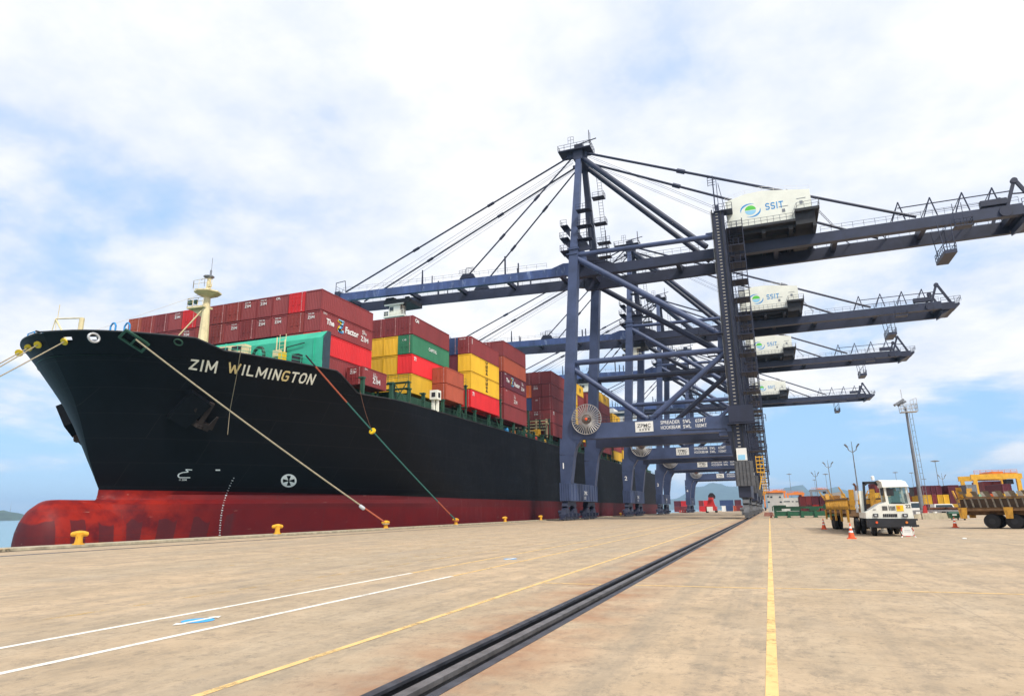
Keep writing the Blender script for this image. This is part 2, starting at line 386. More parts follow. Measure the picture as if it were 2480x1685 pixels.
def worn(name, col, lo=.38, hi=.52, amount=1.0):
    m = mat(name, col, .75, var=.1, scale=3); t = m.node_tree; b = t.nodes['Principled BSDF']
    tc = t.nodes.new('ShaderNodeTexCoord'); n = t.nodes.new('ShaderNodeTexNoise'); n.inputs['Scale'].default_value = 1.7; n.inputs['Detail'].default_value = 9; n.inputs['Roughness'].default_value = .8
    t.links.new(tc.outputs['Object'], n.inputs['Vector'])
    r = t.nodes.new('ShaderNodeMapRange'); r.inputs['From Min'].default_value = lo; r.inputs['From Max'].default_value = hi; r.inputs['To Max'].default_value = amount
    t.links.new(n.outputs['Fac'], r.inputs['Value']); t.links.new(r.outputs[0], b.inputs['Alpha'])
    MT[name] = m
MT['apron'] = ground_mat()
worn('line_white', (.78, .74, .65), .33, .45)
worn('line_yellow', (.74, .49, .19), .34, .48)
worn('line_pale', (.76, .50, .20), .36, .48, .85)
worn('line_faint', (.70, .46, .14), .48, .62, .7)
XR, XW, XE = -3.50, -34.1, -40.3        # landside rail, waterside rail, quay edge
g = MB()
g.quad((XE, -60, 0), (XR-.29, -60, 0), (XR-.29, 4000, 0), (XE, 4000, 0))
g.quad((XR+.29, -60, 0), (1800, -60, 0), (1800, 4000, 0), (XR+.29, 4000, 0))
g.cur = 1
g.quad((XR-.29, -60, -.11), (XR+.29, -60, -.11), (XR+.29, 4000, -.11), (XR-.29, 4000, -.11))
g.quad((XR-.29, -60, 0), (XR-.29, -60, -.11), (XR-.29, 4000, -.11), (XR-.29, 4000, 0))
g.quad((XR+.29, -60, -.11), (XR+.29, -60, 0), (XR+.29, 4000, 0), (XR+.29, 4000, -.11))
g.cur = 2
g.quad((XE, -60, -12), (XE, -60, 0), (XE, 4000, 0), (XE, 4000, -12))
struct(g.build('quay_apron', ['apron', 'dark', 'barrier']))
g = MB(); g.box(XE-.02, -38.45, -60, 3000, .001, .16); g.cur = 1
g.box(-38.45, -38.38, -60, 3000, .001, .02)
struct(g.build('quay_kerb', ['barrier', 'dark']))
# crane rails (head, web and the steel angles that edge the slot)
for nm, x, lab in (('crane_rail', XR, 'long dark steel crane rail in a slot crossing the near concrete'), ('crane_rail', XW, 'far steel crane rail running under the waterside crane legs')):
    g = MB()
    if x == XR:
        g.box(x-.065, x+.065, -40, 900, -.05, .004); g.box(x-.025, x+.025, -40, 900, -.109, -.05)
        g.cur = 1; g.box(x-.36, x-.245, -40, 900, -.03, .006); g.box(x+.245, x+.36, -40, 900, -.03, .006)
    else:
        g.box(x-.08, x+.08, 20, 900, -.05, .012); g.cur = 1; g.box(x-.3, x+.3, 20, 900, -.03, .005)
    tag(g.build(nm, ['railsteel', 'railedge']), lab, 'crane rail')
def lines(name, m, segs):
    g = MB()
    for x0, x1, y0, y1 in segs: g.quad((x0, y0, .004), (x1, y0, .004), (x1, y1, .004), (x0, y1, .004))
    return struct(g.build(name, m))
lines('lane_markings', 'line_white', [(-10.02, -9.89, -5, 17.6), (-8.41, -8.28, -5, 17.0)])
lines('lane_markings', 'line_yellow', [(-5.46, -5.35, -5, 112), (-.214, -.095, 2, 122)])
lines('lane_markings', 'line_pale', [(-10.02, -9.89, 17.6, 110), (-8.41, -8.28, 17.0, 110), (-5.3, XR-.4, 15.85, 15.97), (XR+.4, -.25, 15.9, 16.02), (-.05, 14, 16.0, 16.12)])
lines('lane_markings', 'line_faint', [(-12.0, -11.87, 8, 108), (-13.6, -13.47, 20, 108), (-18.03, -17.9, 18, 108), (-20.0, -19.87, 24, 110), (-.2, 30, 55.6, 55.8), (-16.2, -16.1, 16, 60)])
for y in (9.0, 23.5):
    g = MB(); c = Vector((-9.15, y, .006))
    g.poly([c+Vector((math.cos(i*math.pi/20)*.26, math.sin(i*math.pi/20)*.26, 0)) for i in range(40)])
    g.cur = 1
    for sg in (-1, 1):
        g.poly([c+Vector((sg*a, sg*b, .003)) for a, b in ((-.05, .10), (.05, .10), (.05, .32), (.13, .32), (0, .52), (-.13, .32), (-.05, .32))][::1])
    g.box(c.x-.05, c.x+.05, c.y-.1, c.y+.1, .007, .009)
    struct(g.build('lane_arrow_marking', ['signblue', 'line_white']))
def water_mat():
    m = bpy.data.materials.new('harbour_water'); m.use_nodes = True; t = m.node_tree; b = t.nodes['Principled BSDF']
    b.inputs['Base Color'].default_value = (.10, .24, .27, 1); b.inputs['Roughness'].default_value = .12
    tc = t.nodes.new('ShaderNodeTexCoord'); n = t.nodes.new('ShaderNodeTexNoise'); n.inputs['Scale'].default_value = .6; n.inputs['Detail'].default_value = 5
    t.links.new(tc.outputs['Object'], n.inputs['Vector']); bp = t.nodes.new('ShaderNodeBump'); bp.inputs['Strength'].default_value = .5; bp.inputs['Distance'].default_value = .3
    t.links.new(n.outputs['Fac'], bp.inputs['Height']); t.links.new(bp.outputs[0], b.inputs['Normal']); return m
MT['water'] = water_mat()
struct(MB().quad((-14000, -500, -3.4), (14000, -500, -3.4), (14000, 14000, -3.4), (-14000, 14000, -3.4)).build('harbour_water', 'water'))
def hill(name, prof, Y, depth, base=-3.4, seed=1, ny=14):
    """ridge: prof = [(px, py)] skyline seen in the photograph at distance Y"""
    pts = [at(a, b, Y=Y) for a, b in prof]
    rnd = random.Random(seed); vs = []; fs = []
    xs = [p.x for p in pts]; n = 70; g = MB()
    for j in range(ny+1):
        v = j/ny*2-1
        for i in range(n+1):
            x = xs[0]+(xs[-1]-xs[0])*i/n; k = 0
            while k < len(xs)-2 and xs[k+1] < x: k += 1
            f = (x-xs[k])/(xs[k+1]-xs[k]); f = f*f*(3-2*f); z = pts[k].z*(1-f)+pts[k+1].z*f
            h = max(0, (z-base))*(1-abs(v)**1.6)
            if 0 < j < ny: h *= 1+.05*math.sin(i*.9+j*1.7)+rnd.uniform(-.03, .03)
            vs.append((x*(1+v*depth/Y*.5), Y+v*depth, base-1+h))
    for j in range(ny):
        for i in range(n): a = j*(n+1)+i; fs.append((a, a+1, a+n+2, a+n+1))
    g._add(vs, fs); return struct(g.build(name, 'hill', smooth=True))
hill('distant_hills', [(1560, 1226), (1640, 1206), (1690, 1178), (1735, 1171), (1790, 1180), (1830, 1196), (1880, 1195), (1900, 1181), (1925, 1174), (1942, 1176), (1965, 1191), (1985, 1190), (2005, 1183), (2025, 1181), (2052, 1189), (2085, 1196), (2160, 1204), (2260, 1214), (2360, 1224)], 8000, 1200)
hill('low_headland', [(-260, 1266), (-120, 1240), (-30, 1233), (10, 1236), (38, 1241), (70, 1252), (110, 1263)], 1700, 160, seed=4)

# ------------------------------------------------------------------ container ship
XC, HB = -64.5, 21.4                    # centreline, half beam
DECK = 15.75
STEM = [(-9, 50.5), (0, 48.0), (3.0, 47.0), (3.4, 48.5), (4.5, 48.7), (5.2, 48.3), (7.5, 47.2), (11, 45.8), (13.5, 44.6), (15, 43.6), (17.5, 41.9), (19.6, 40.3), (25, 38.5)]
SHEER = [(39, 19.25), (48.0, 19.2), (48.9, 18.9), (50.6, 18.35), (61.9, 17.9), (62.6, 17.6), (65.6, 15.85), (66.5, 15.75), (400, 15.75)]
def lerp_t(tab, x):
    if x <= tab[0][0]: return tab[0][1]
    for (a, b), (c, d) in zip(tab[:-1], tab[1:]):
        if x <= c: return b+(d-b)*(x-a)/(c-a)
    return tab[-1][1]
def half(y, z):
    s = min(1, max(0, (z-4)/15.4)); ys = lerp_t(STEM, z)
    L = 44+(26.5-44)*s**.75; t = min(1, max(0, (y-ys)/L)); q = 1.0-.5*s**.65; a = 1.75-.6*s
    b = HB*(1-(1-t)**a)**q
    if z < 3.6: b = (b**3+(3.0*math.sqrt(max(0, 1-((z+.6)/4.25)**2))*min(1, (y-ys)/.6))**3)**(1/3) if y > ys else b   # swelling that carries the bulb
    return b
Y0, YEND = 41, 292
def zrow(k, y):   # rows: 0..NL main hull, NL..NT bulwark
    return ZL[k] if k < len(ZL) else ZL[-1]+(lerp_t(SHEER, y)-ZL[-1])*(k-len(ZL)+1)/NB
ZL = [-9, -5, -3, -1, 0, 1, 2, 3, 3.5, 4, 4.6, 5.4, 6.4, 7.6, 8.8, 10, 11.2, 12.4, 13.4, 14.4, 15.2, DECK]; NB = 14
TS = [0, .002, .005, .009, .014, .02, .026, .033, .04, .048, .056, .064]+[.072+.008*i for i in range(52)]+[.5, .54, .58, .62, .66, .7, .76, .82, .9, 1.0]
YF = 96
g = MB(); grid = []
for k in range(len(ZL)+NB):
    row = []
    for t in TS:
        y = 60
        for _ in range(6):
            z = zrow(k, y); ys = lerp_t(STEM, z); y = ys+(YF-ys)*t
        row.append((y, zrow(k, y)))
    row += [(y, zrow(k, y)) for y in (130, 170, 210, 250, 280, YEND)]
    grid.append(row)
nc = len(grid[0]); hull_faces = []
HOLES = []   # openings through the bulwark (photo pixel boxes)
for sgn in (1, -1):
    base = len(g.v); vs = []
    for row in grid:
        for (y, z) in row:
            b = half(y, z)
            if y > 250: b *= 1-.12*((y-250)/42)**2*max(0, (10-z)/10)
            vs.append(Vector((XC+sgn*b, y, z)))
    fs = []
    for k in range(len(grid)-1):
        for i in range(nc-1):
            a = k*nc+i; p = [vs[a], vs[a+1], vs[a+nc+1], vs[a+nc]]
            if k >= len(ZL)-1 and abs(p[0][2]-p[3][2]) < .01 and abs(p[1][2]-p[2][2]) < .01: continue
            cy, cz = (p[0][1]+p[2][1])/2, (p[0][2]+p[2][2])/2; zt = lerp_t(SHEER, cy)
            if sgn == 1 and k >= len(ZL)+2:      # fairlead openings
                qx, qy = pix((p[0]+p[1]+p[2]+p[3])/4)
                if any(a0 < qx < a1 and b0 < qy < b1 for a0, a1, b0, b1 in ((150, 184, 813, 823), (103, 112, 823, 831), (219, 233, 812, 824))): continue
            fs.append((a, a+1, a+nc+1, a+nc))
    g._add(vs, fs)
n0 = [base+k*nc+nc-1 for k in range(len(ZL))]
g.f.append([n-base for n in n0] + n0[::-1]); g.mi.append(0)
# bulbous bow
prof = []; nb = 20; nr = 18; vs = []; fs = []
for i in range(nb+1):
    u = i/nb; y = 41.75+(1-math.cos(u*math.pi/2))*7.0 if i < 12 else 41.75+(1-math.cos(12/nb*math.pi/2))*7.0+(i-12)*2.2
    rr = math.sin(min(1, u*1.75)*math.pi/2)**.75
    for j in range(nr):
        an = 2*math.pi*j/nr; w = 2.9+max(0, (y-46))*.12
        vs.append((XC+math.cos(an)*rr*w, y, -.55+math.sin(an)*rr*4.05*(1 if math.sin(an) > 0 else 1.3)))
for i in range(nb):
    for j in range(nr): fs.append((i*nr+j, i*nr+(j+1) % nr, (i+1)*nr+(j+1) % nr, (i+1)*nr+j))
g._add(vs, fs)
def hull_mat():
    m = bpy.data.materials.new('hull_paint'); m.use_nodes = True; t = m.node_tree; b = t.nodes['Principled BSDF']
    b.inputs['Roughness'].default_value = .55; b.inputs['Specular IOR Level'].default_value = .16
    gm = t.nodes.new('ShaderNodeNewGeometry'); sp = t.nodes.new('ShaderNodeSeparateXYZ'); t.links.new(gm.outputs['Position'], sp.inputs[0])
    def mth(op, a, b_=None, cl=False):
        n = t.nodes.new('ShaderNodeMath'); n.operation = op; n.use_clamp = cl
        for i, v in enumerate((a, b_)):
            if v is None: continue
            if isinstance(v, (int, float)): n.inputs[i].default_value = v
            else: t.links.new(v, n.inputs[i])
        return n.outputs[0]
    def rng(v, a, b_, c=0, d=1):
        n = t.nodes.new('ShaderNodeMapRange')
        for i, x in enumerate((a, b_, c, d)): n.inputs[1+i].default_value = x
        t.links.new(v, n.inputs[0]); return n.outputs[0]
    def nz(sc, det, s=(1, 1, 1), ro=.6, loc=(0, 0, 0)):
        mp_ = t.nodes.new('ShaderNodeMapping'); mp_.inputs['Scale'].default_value = s; mp_.inputs['Location'].default_value = loc; t.links.new(gm.outputs['Position'], mp_.inputs[0])
        n = t.nodes.new('ShaderNodeTexNoise'); n.inputs['Scale'].default_value = sc; n.inputs['Detail'].default_value = det; n.inputs['Roughness'].default_value = ro
        t.links.new(mp_.outputs[0], n.inputs['Vector']); return n.outputs['Fac']
    def mix(f, c1, c2):
        x = t.nodes.new('ShaderNodeMixRGB')
        for i, c in ((0, f), (1, c1), (2, c2)):
            if isinstance(c, tuple): x.inputs[i].default_value = (*c, 1)
            elif isinstance(c, (int, float)): x.inputs[i].default_value = c
            else: t.links.new(c, x.inputs[i])
        return x.outputs[0]
    # the boot-topping line rises a little towards the stem
    zl = rng(sp.outputs['Y'], 48, 90, 4.5, 3.72)
    isblack = mth('GREATER_THAN', sp.outputs['Z'], zl)
    blk = mix(rng(nz(.12, 5, (1, .6, 1)), .35, .7), (.0018, .0028, .0048), (.0035, .0045, .0065))
    blk = mix(mth('MULTIPLY', rng(nz(.5, 7, (1, .35, 1.5), .7), .52, .75), rng(sp.outputs['Y'], 75, 150, .03, .4)), blk, (.045, .05, .062))   # chalked, scuffed paint amidships
    red = mix(rng(nz(.3, 6), .3, .7), (.135, .009, .011), (.10, .008, .011))
    fresh = rng(sp.outputs['Y'], 52, 58, 1, 0)
    red = mix(mth('MULTIPLY', fresh, rng(nz(.5, 5), .35, .6)), red, (.29, .018, .011))
    # rectangular dark patches of older antifouling near the water, and a darker band under the black
    br = t.nodes.new('ShaderNodeTexWave'); br.wave_type = 'BANDS'; br.bands_direction = 'Y'; br.inputs['Scale'].default_value = .115; br.inputs['Distortion'].default_value = .35; br.inputs['Detail'].default_value = 0
    t.links.new(gm.outputs['Position'], br.inputs['Vector'])
    pm = mth('MULTIPLY', rng(br.outputs['Fac'], .42, .48), rng(mth('ADD', sp.outputs['Z'], mth('MULTIPLY', nz(.35, 2), 3.2)), 3.0, 3.15, 1, 0))
    pm = mth('MULTIPLY', pm, rng(sp.outputs['Y'], 58.5, 58.9, .8, .12))
    red = mix(pm, red, (.075, .016, .020))
    band = mth('MULTIPLY', rng(sp.outputs['Z'], mth_v := 2.5, 2.55), rng(sp.outputs['Y'], 58, 64, 0, .5))
    red = mix(band, red, (.07, .014, .016))
    scr = mth('MULTIPLY', rng(nz(1.2, 4, (1, .25, 3.0), .5, (3, 1, 7)), .70, .74), rng(sp.outputs['Y'], 46, 54, .65, .15))
    red = mix(scr, red, (.42, .30, .24))
    scuff = mth('MULTIPLY', rng(nz(1.1, 6, (1, 1.6, .18), .7, (7, 2, 0)), .60, .74), rng(sp.outputs['Y'], 64, 100, 0, .35))
    red = mix(scuff, red, (.22, .13, .12))
    rust = mth('MULTIPLY', rng(nz(.9, 7, (2.0, 2.0, .22), .7, (1, 9, 2)), .66, .76), .4)
    red = mix(rust, red, (.20, .08, .035))
    blk = mix(mth('MULTIPLY', rng(nz(.8, 6, (1, 1.4, .12), .7, (2, 8, 5)), .62, .76), rng(sp.outputs['Y'], 55, 120, .05, .4)), blk, (.035, .036, .040))
    c = mix(isblack, red, blk)
    wl = t.nodes.new('ShaderNodeCombineXYZ'); t.links.new(sp.outputs['Y'], wl.inputs[0]); t.links.new(sp.outputs['Z'], wl.inputs[1])
    pl = t.nodes.new('ShaderNodeTexBrick'); pl.inputs['Scale'].default_value = 1; pl.inputs['Brick Width'].default_value = 9; pl.inputs['Row Height'].default_value = 2.4; pl.inputs['Mortar Size'].default_value = .03; pl.inputs['Mortar Smooth'].default_value = .6
    t.links.new(wl.outputs[0], pl.inputs['Vector'])
    c = mix(mth('MULTIPLY', pl.outputs['Fac'], .35), c, (.035, .03, .03))       # plate seams
    t.links.new(c, b.inputs['Base Color'])
    bp = t.nodes.new('ShaderNodeBump'); bp.inputs['Strength'].default_value = .25; bp.inputs['Distance'].default_value = .25
    t.links.new(nz(.35, 3), bp.inputs['Height']); t.links.new(bp.outputs[0], b.inputs['Normal'])
    return m
MT['hull'] = hull_mat()
ship = thing('container_ship', 'huge black container ship with red bottom, green breakwater and white name on its bow', 'ship', (XC, 150, -3.4))
hull = g.build('hull', 'hull', ship, smooth=True)
bvh = BVHTree.FromPolygons([v[:] for v in g.v], [f for f in g.f])
def hullhit(px, py):
    o = Vector((0, 0, CAM_H)); d = ray(px, py).normalized()
    h = bvh.ray_cast(o, d); 
    return (h[0], h[1] if h[1].dot(d) < 0 else -h[1]) if h[0] else (at(px, py, X=-43), Vector((1, 0, 0)))
def on_hull(P, off=.03):
    n = bvh.find_nearest(P); nn = n[1]
    if nn.x < 0: nn = -nn
    return n[0]+nn*off
def hull_patch(name, items, quad_px, m, subdiv=True):
    """flat 2-D outlines (unit square) laid on the plating between four corner pixels TL TR BR BL"""
    TL, TR, BR, BL = [hullhit(*q)[0] for q in quad_px]
    g = MB()
    for vs, fs in items:
        out = []
        for v in vs:
            u, w = v[0], v[1]
            P = (BL.lerp(BR, u)).lerp(TL.lerp(TR, u), w); out.append(on_hull(P))
        g._add(out, fs)
    return g.build(name, m, ship)
def norm_text(txt, bold, shear=0.0):
    vs, fs = text_mesh(txt, bold); x0, x1, y0, y1 = text_ext(vs)
    return [((v[0]-x0)/(x1-x0)+shear*((v[1]-y0)/(y1-y0)-.5), (v[1]-y0)/(y1-y0)) for v in vs], fs
MT['decal_gold'] = mat('yellowed_letters', (.66, .50, .22), .6, var=.2, scale=2.5)
def name_text(txt, only, shear):
    vs, fs, L = stroke_text(txt, .088, only)
    return [(v[0]/L+shear*(v[1]-.5), v[1]) for v in vs], fs
for txt, q, sh in (('ZIM', [(462, 869), (527, 875), (524, 903), (458, 894)], .04), ('WILMINGTON', [(554, 877), (765, 907), (757, 931), (551, 902)], .012)):
    for i, ch in enumerate(txt): hull_patch('name_letter', [name_text(txt, (i,), sh)], q, 'decal_gold' if (ch in 'WG') else 'decal_cream')
# thruster sign, bulb sign, draught marks
def circ(cx, cy, r0, r1, n=28):
    vs = []; fs = []
    for i in range(n):
        a = 2*math.pi*i/n
        vs += [(cx+math.cos(a)*r0, cy+math.sin(a)*r0), (cx+math.cos(a)*r1, cy+math.sin(a)*r1)]
    for i in range(n): j = (i+1) % n; fs.append((2*i, 2*i+1, 2*j+1, 2*j))
    return vs, fs
def wedge(a, w, r0, r1): return [(.5+math.cos(a-w*.35)*r0, .5+math.sin(a-w*.35)*r0), (.5+math.cos(a-w)*r1, .5+math.sin(a-w)*r1), (.5+math.cos(a)*r1*1.02, .5+math.sin(a)*r1*1.02), (.5+math.cos(a+w)*r1, .5+math.sin(a+w)*r1), (.5+math.cos(a+w*.35)*r0, .5+math.sin(a+w*.35)*r0)], [(0, 1, 2, 3, 4)]
hull_patch('thruster_mark', [circ(.5, .5, .38, .5)]+[wedge(math.pi*(.25+.5*i), .42, .06, .40) for i in range(4)], [(680, 1147), (718, 1147), (718, 1179), (680, 1179)], 'decal_white')
def stroke(pts, w):
    vs = []; fs = []
    for (a, b), (c, d) in zip(pts[:-1], pts[1:]):
        l = math.hypot(c-a, d-b) or 1; nx, ny = -(d-b)/l*w, (c-a)/l*w; o = len(vs)
        vs += [(a+nx, b+ny), (a-nx, b-ny), (c-nx, d-ny), (c+nx, d+ny)]; fs.append((o, o+1, o+2, o+3))
    return vs, fs
hull_patch('bulb_mark', [stroke([(.98, .95), (.55, 1.0), (.72, .72), (.35, .66), (.1, .5), (.03, .25), (.12, .06), (.85, .06)], .05)], [(430, 1136), (466, 1136), (466, 1157), (430, 1157)], 'decal_white')
hull_patch('bulb_mark', [norm_text('11.20M', .02)], [(434, 1159), (452, 1159), (452, 1163), (434, 1163)], 'decal_white')
hull_patch('tug_mark', [stroke([(0, .5), (1, .5)], .5)], [(522, 1136), (533, 1136), (533, 1139), (522, 1139)], 'decal_white')
dm = []
for i in range(24):
    f = i/23; y = 1157+f*138; x = 566-30*(1-(1-f)**2.4)-4*f
    P, n = hullhit(x, y); dm.append((P, n))
g = MB()
for i, (P, n) in enumerate(dm):
    if n.x < 0: n = -n
    rt = Vector((0, 1, 0)); rt = (rt-n*rt.dot(n)).normalized(); up = n.cross(rt)
    if up.z < 0: up = -up
    w = .10 if i % 2 else .055
    g.quad(*[P+n*.03+rt*(a*w)+up*(b*.055) for a, b in ((-1, -1), (1, -1), (1, 1), (-1, 1))])
g.build('draught_marks', 'lightsteel', ship)
# decks
g = MB()
fc = [(XC+half(y, 17.4)*.985, y, 17.2) for y in (42, 42.6, 43, 44, 45.5, 47.5, 50, 53, 57, 62.9)]
g.poly(fc+[(2*XC-x, y, z) for x, y, z in fc[::-1]])
md = [(XC+half(y, DECK)*.995, y, DECK-.25) for y in (63.1, 65, 68, 74, 82, 92, 291.8)]
g.poly(md+[(2*XC-x, y, z) for x, y, z in md[::-1]])
g.quad((XC+18, 62.9, 17.2), (XC-18, 62.9, 17.2), (XC-18, 63.1, DECK-.25), (XC+18, 63.1, DECK-.25))
g.build('deck', 'dkgreen', ship)
g = MB(); prev = None           # pale rounded rail that caps the bulwark
for sgn in (1, -1):
    pts = [Vector((XC+sgn*half(y, lerp_t(SHEER, y)), y, lerp_t(SHEER, y)+.02)) for y in [39.95+.4*i for i in range(21)]+[49, 50.6, 53, 56, 59, 61.9, 62.6, 65.6, 66.5, 70, 74, 82, 96, 150, 291]]
    g.path(pts, .09, 5)
g.build('bulwark_rail', 'dark', ship)
# breakwater
MT['slate'] = mat('slate_paint', (.03, .05, .07), .5)
MT['rustdark'] = mat('dark_rust', (.022, .013, .010), .9, var=.4, scale=2.2)
bw_top = at(795, 802, Y=61.9); bx1 = bw_top.x; bzt = bw_top.z; YB = 61.0
bx0 = 2*XC-bx1
g = MB(); g.box(bx0, bx1, YB, YB+.25, 17.2, bzt-.9)
g.prism([(bx1-.3, YB, bzt-1.0), (bx1-.3, YB+.3, bzt-1.0), (bx1, YB+1.05, bzt), (bx1, YB+.75, bzt)], (bx0-bx1, 0, 0))
for i in range(9): x = bx1-1.2-i*(bx1-bx0-2.4)/8; g.box(x-.04, x+.04, YB-.16, YB, 17.2, bzt-.95)
bw = g.build('breakwater', 'teal', ship)
g = MB(); g.prism([(bx1+.02, YB+.7, bzt), (bx1+.02, YB+1.3, bzt), (bx1+.02, YB+1.3, 17.0), (bx1+.02, YB+.02, 17.0), (bx1+.02, YB+.02, bzt-1.0)], (.12, 0, 0)); g.build('end_plate', 'slate', bw)
# gear on the forecastle in front of the breakwater
def fx(px, py, Y): return at(px, py, Y=Y)
g = MB(); c = fx(626, 862, 59); g.ring(c, (0.25, 1, 0), 1.05, .2, 20); g.cbox((c.x, c.y, c.z-1.1), 2.2, .9, .3); g.build('mooring_winch', 'dkgreen', ship)
g = MB(); a = fx(565, 849, 58); g.box(a.x-2.2, a.x+2.2, 57.5, 58.5, 17.3, a.z+.5); g.cur = 1; g.box(a.x-1.9, a.x-.3, 57.4, 57.49, a.z-.1, a.z+.3); g.box(a.x+.3, a.x+1.7, 57.4, 57.49, a.z-.1, a.z+.3); g.build('windlass', ['cream', 'dark'], ship)
g = MB(); a = fx(682, 865, 59.5); g.cbox((a.x, 59.6, a.z), .8, .5, 1.2); g.build('hose_box', 'ylw_bright', ship)
g = MB(); a = fx(667, 855, 59.6); g.cbox((a.x, 59.9, a.z), 1.0, .4, .8); g.tube((a.x-.6, 60.4, 17.3), (a.x-.6, 60.4, a.z+2.2), .07); g.tube((a.x+.6, 60.4, 17.3), (a.x+.6, 60.4, a.z+1.8), .07); g.ladder((a.x, 60.7, 17.3), (a.x, 60.7, a.z+2.6), (1, 0, 0), .9); g.build('vent_box', 'cream', ship)
g = MB(); a = fx(718, 865, 60.0); g.cbox((a.x, 60.1, a.z-.4), .95, .8, 1.5); g.tube((a.x-2.2, 60.75, a.z+1.6), (a.x+.4, 60.75, a.z+1.9), .06); g.tube((a.x-2.2, 60.75, a.z-.8), (a.x-2.2, 60.75, a.z+1.6), .06); g.build('fairlead_post', 'dark', ship)
g = MB()
p0 = [Vector((XC+half(y, 17.95)-.25, y, lerp_t(SHEER, y))) for y in (51, 53, 55, 57, 59, 60.3)]
g.rail(p0, .9, 1.2, .03); g.build('deck_railing', 'teal', ship)
for px in (273, 307):          # blue hoop vents behind the bulwark
    a = fx(px, 796, 46); g = MB(); g.path([(a.x-.35, 46, 18.5), (a.x-.35, 46, a.z+.3), (a.x-.1, 46, a.z+.6), (a.x+.2, 46, a.z+.6), (a.x+.4, 46, a.z+.3), (a.x+.4, 46, 18.5)], .09); g.build('ventilator', 'logo_blue', ship)
for px in (75, 95):
    a = fx(px, 812, 43.0); g = MB(); g.path([(a.x-.5, 43, 18.5), (a.x-.5, 43, a.z+.2), (a.x+.5, 43, a.z+.35), (a.x+.5, 43, 18.5)], .06); g.build('ventilator', 'logo_blue', ship)
# jackstaff frame at the stem
g = MB(); a = fx(135, 772, 46); b = fx(199, 770, 46)
g.tube((b.x, 46, 17.3), (b.x, 46, b.z), .26); g.tube((a.x, 46, a.z), (b.x, 46, b.z), .08); g.tube((a.x, 46, a.z), (b.x-.7, 46, 18.9), .1)
g.tube((a.x, 46, a.z), (a.x-1.0, 46, 18.8), .05); g.tube((a.x, 46, a.z), (a.x+1.0, 46, 18.8), .04); g.tube((a.x+.3, 46, a.z), (a.x+.3, 46, a.z+1.6), .04)
g.build('jackstaff_frame', 'cream', ship)
# foremast
YM = 58.4; mx = at(494, 800, Y=YM).x; mt = at(498, 672, Y=YM).z
g = MB()
zb, zm = 17.2, at(494, 755, Y=YM).z
g.lathe((mx, YM, zb), (0, 0, 1), [(0, .95), (2.5, .72), (zm-zb, .45), (at(0+497, 712, Y=YM).z-zb, .36), (mt-zb, .20)], 10)
zp = at(503, 710, Y=YM).z
mast = g.build('foremast', 'cream', ship)
g = MB(); g.lathe((mx, YM, zp-.6), (0, 0, 1), [(0, .4), (.5, 1.5), (.55, 1.6), (.72, 1.6)], 8); g.rail([(mx-1.5, YM-.9, zp+.3), (mx-.9, YM-1.5, zp+.3), (mx+.9, YM-1.5, zp+.3), (mx+1.5, YM-.9, zp+.3)], 1.0, 1, .03)
g.cbox((mx-1.5, YM-.3, zp+.5), .4, .4, .35); g.cbox((mx+1.2, YM-1, zp+.5), .5, .3, .35); g.build('crows_nest', 'cream', mast)
zq = at(480, 750, Y=YM).z
g = MB(); g.prism([(mx+.3, YM-.7, zq), (mx-2.3, YM-.9, zq), (mx-2.3, YM+.5, zq), (mx+.3, YM+.7, zq)], (0, 0, .25)); g.prism([(mx-.4, YM-.1, zq-1.2), (mx-.4, YM-.1, zq), (mx-2.2, YM-.1, zq)], (0, .15, 0)); g.rail([(mx+.2, YM-.8, zq+.25), (mx-2.2, YM-.9, zq+.25), (mx-2.2, YM+.5, zq+.25)], 1.0, .8, .04); g.build('light_platform', 'cream', mast)
g = MB(); g.cbox((mx-1.9, YM-.75, zq+.75), .5, .3, .55); g.cbox((mx-1.0, YM-.75, zq+.75), .4, .3, .5); g.build('lamp', 'dkgreen', mast)
g = MB(); g.lathe((mx-.1, YM, mt-.25), (0, 0, 1), [(0, .2), (.2, .65), (.32, .65)], 8); g.tube((mx+.15, YM, mt), (mx+.15, YM, mt+.85), .12); g.tube((mx+.2, YM, mt+.8), (mx+.2, YM, mt+2.5), .03); g.tube((mx-.9, YM-.4, mt-.4), (mx+.9, YM-.4, mt-.1), .04); g.build('masthead_light', 'steel', mast)
g = MB(); g.tube((mx, YM-.3, zq), (mx-5.8, YM-3, 18.2), .09); g.tube((mx-.2, YM-.2, zp), (mx-14, 47, 19.8), .02); g.build('stay', 'cream', mast)
# fairlead frames and chocks in the bulwark
def ring_on(px, py, rx, rz, t, name, m):
    P, n = hullhit(px, py); 
    rt = Vector((0, 1, 0)) if abs(n.y) < .7 else Vector((1, 0, 0)); rt = (rt-n*rt.dot(n)).normalized(); up = n.cross(rt)
    g = MB(); pts = [P+n*.05+rt*(rx*math.cos(a*math.pi/10))+up*(rz*math.sin(a*math.pi/10)) for a in range(21)]
    g.path(pts, t, 6); return g.build(name, m, ship)
for px, py in ((226, 818), (432, 828)): ring_on(px, py, .40, .30, .08, 'chock', 'lightsteel' if px < 300 else 'dkgreen')
P, n = hullhit(326, 823); rt = (Vector((0, 1, 0))-n*n.y).normalized(); up = n.cross(rt); up = up if up.z > 0 else -up
g = MB()
for a, b, c, d in ((-1.3, -1.05, -.6, .55), (1.05, 1.3, -.6, .55), (-1.05, 1.05, .40, .6), (-1.05, 1.05, -.62, -.45), (-.1, .1, -.45, .4)):
    g.prism([P+rt*a+up*c+n*.02, P+rt*b+up*c+n*.02, P+rt*b+up*d+n*.02, P+rt*a+up*d+n*.02], n*.3)
g.build('roller_fairlead', 'dkgreen', ship)
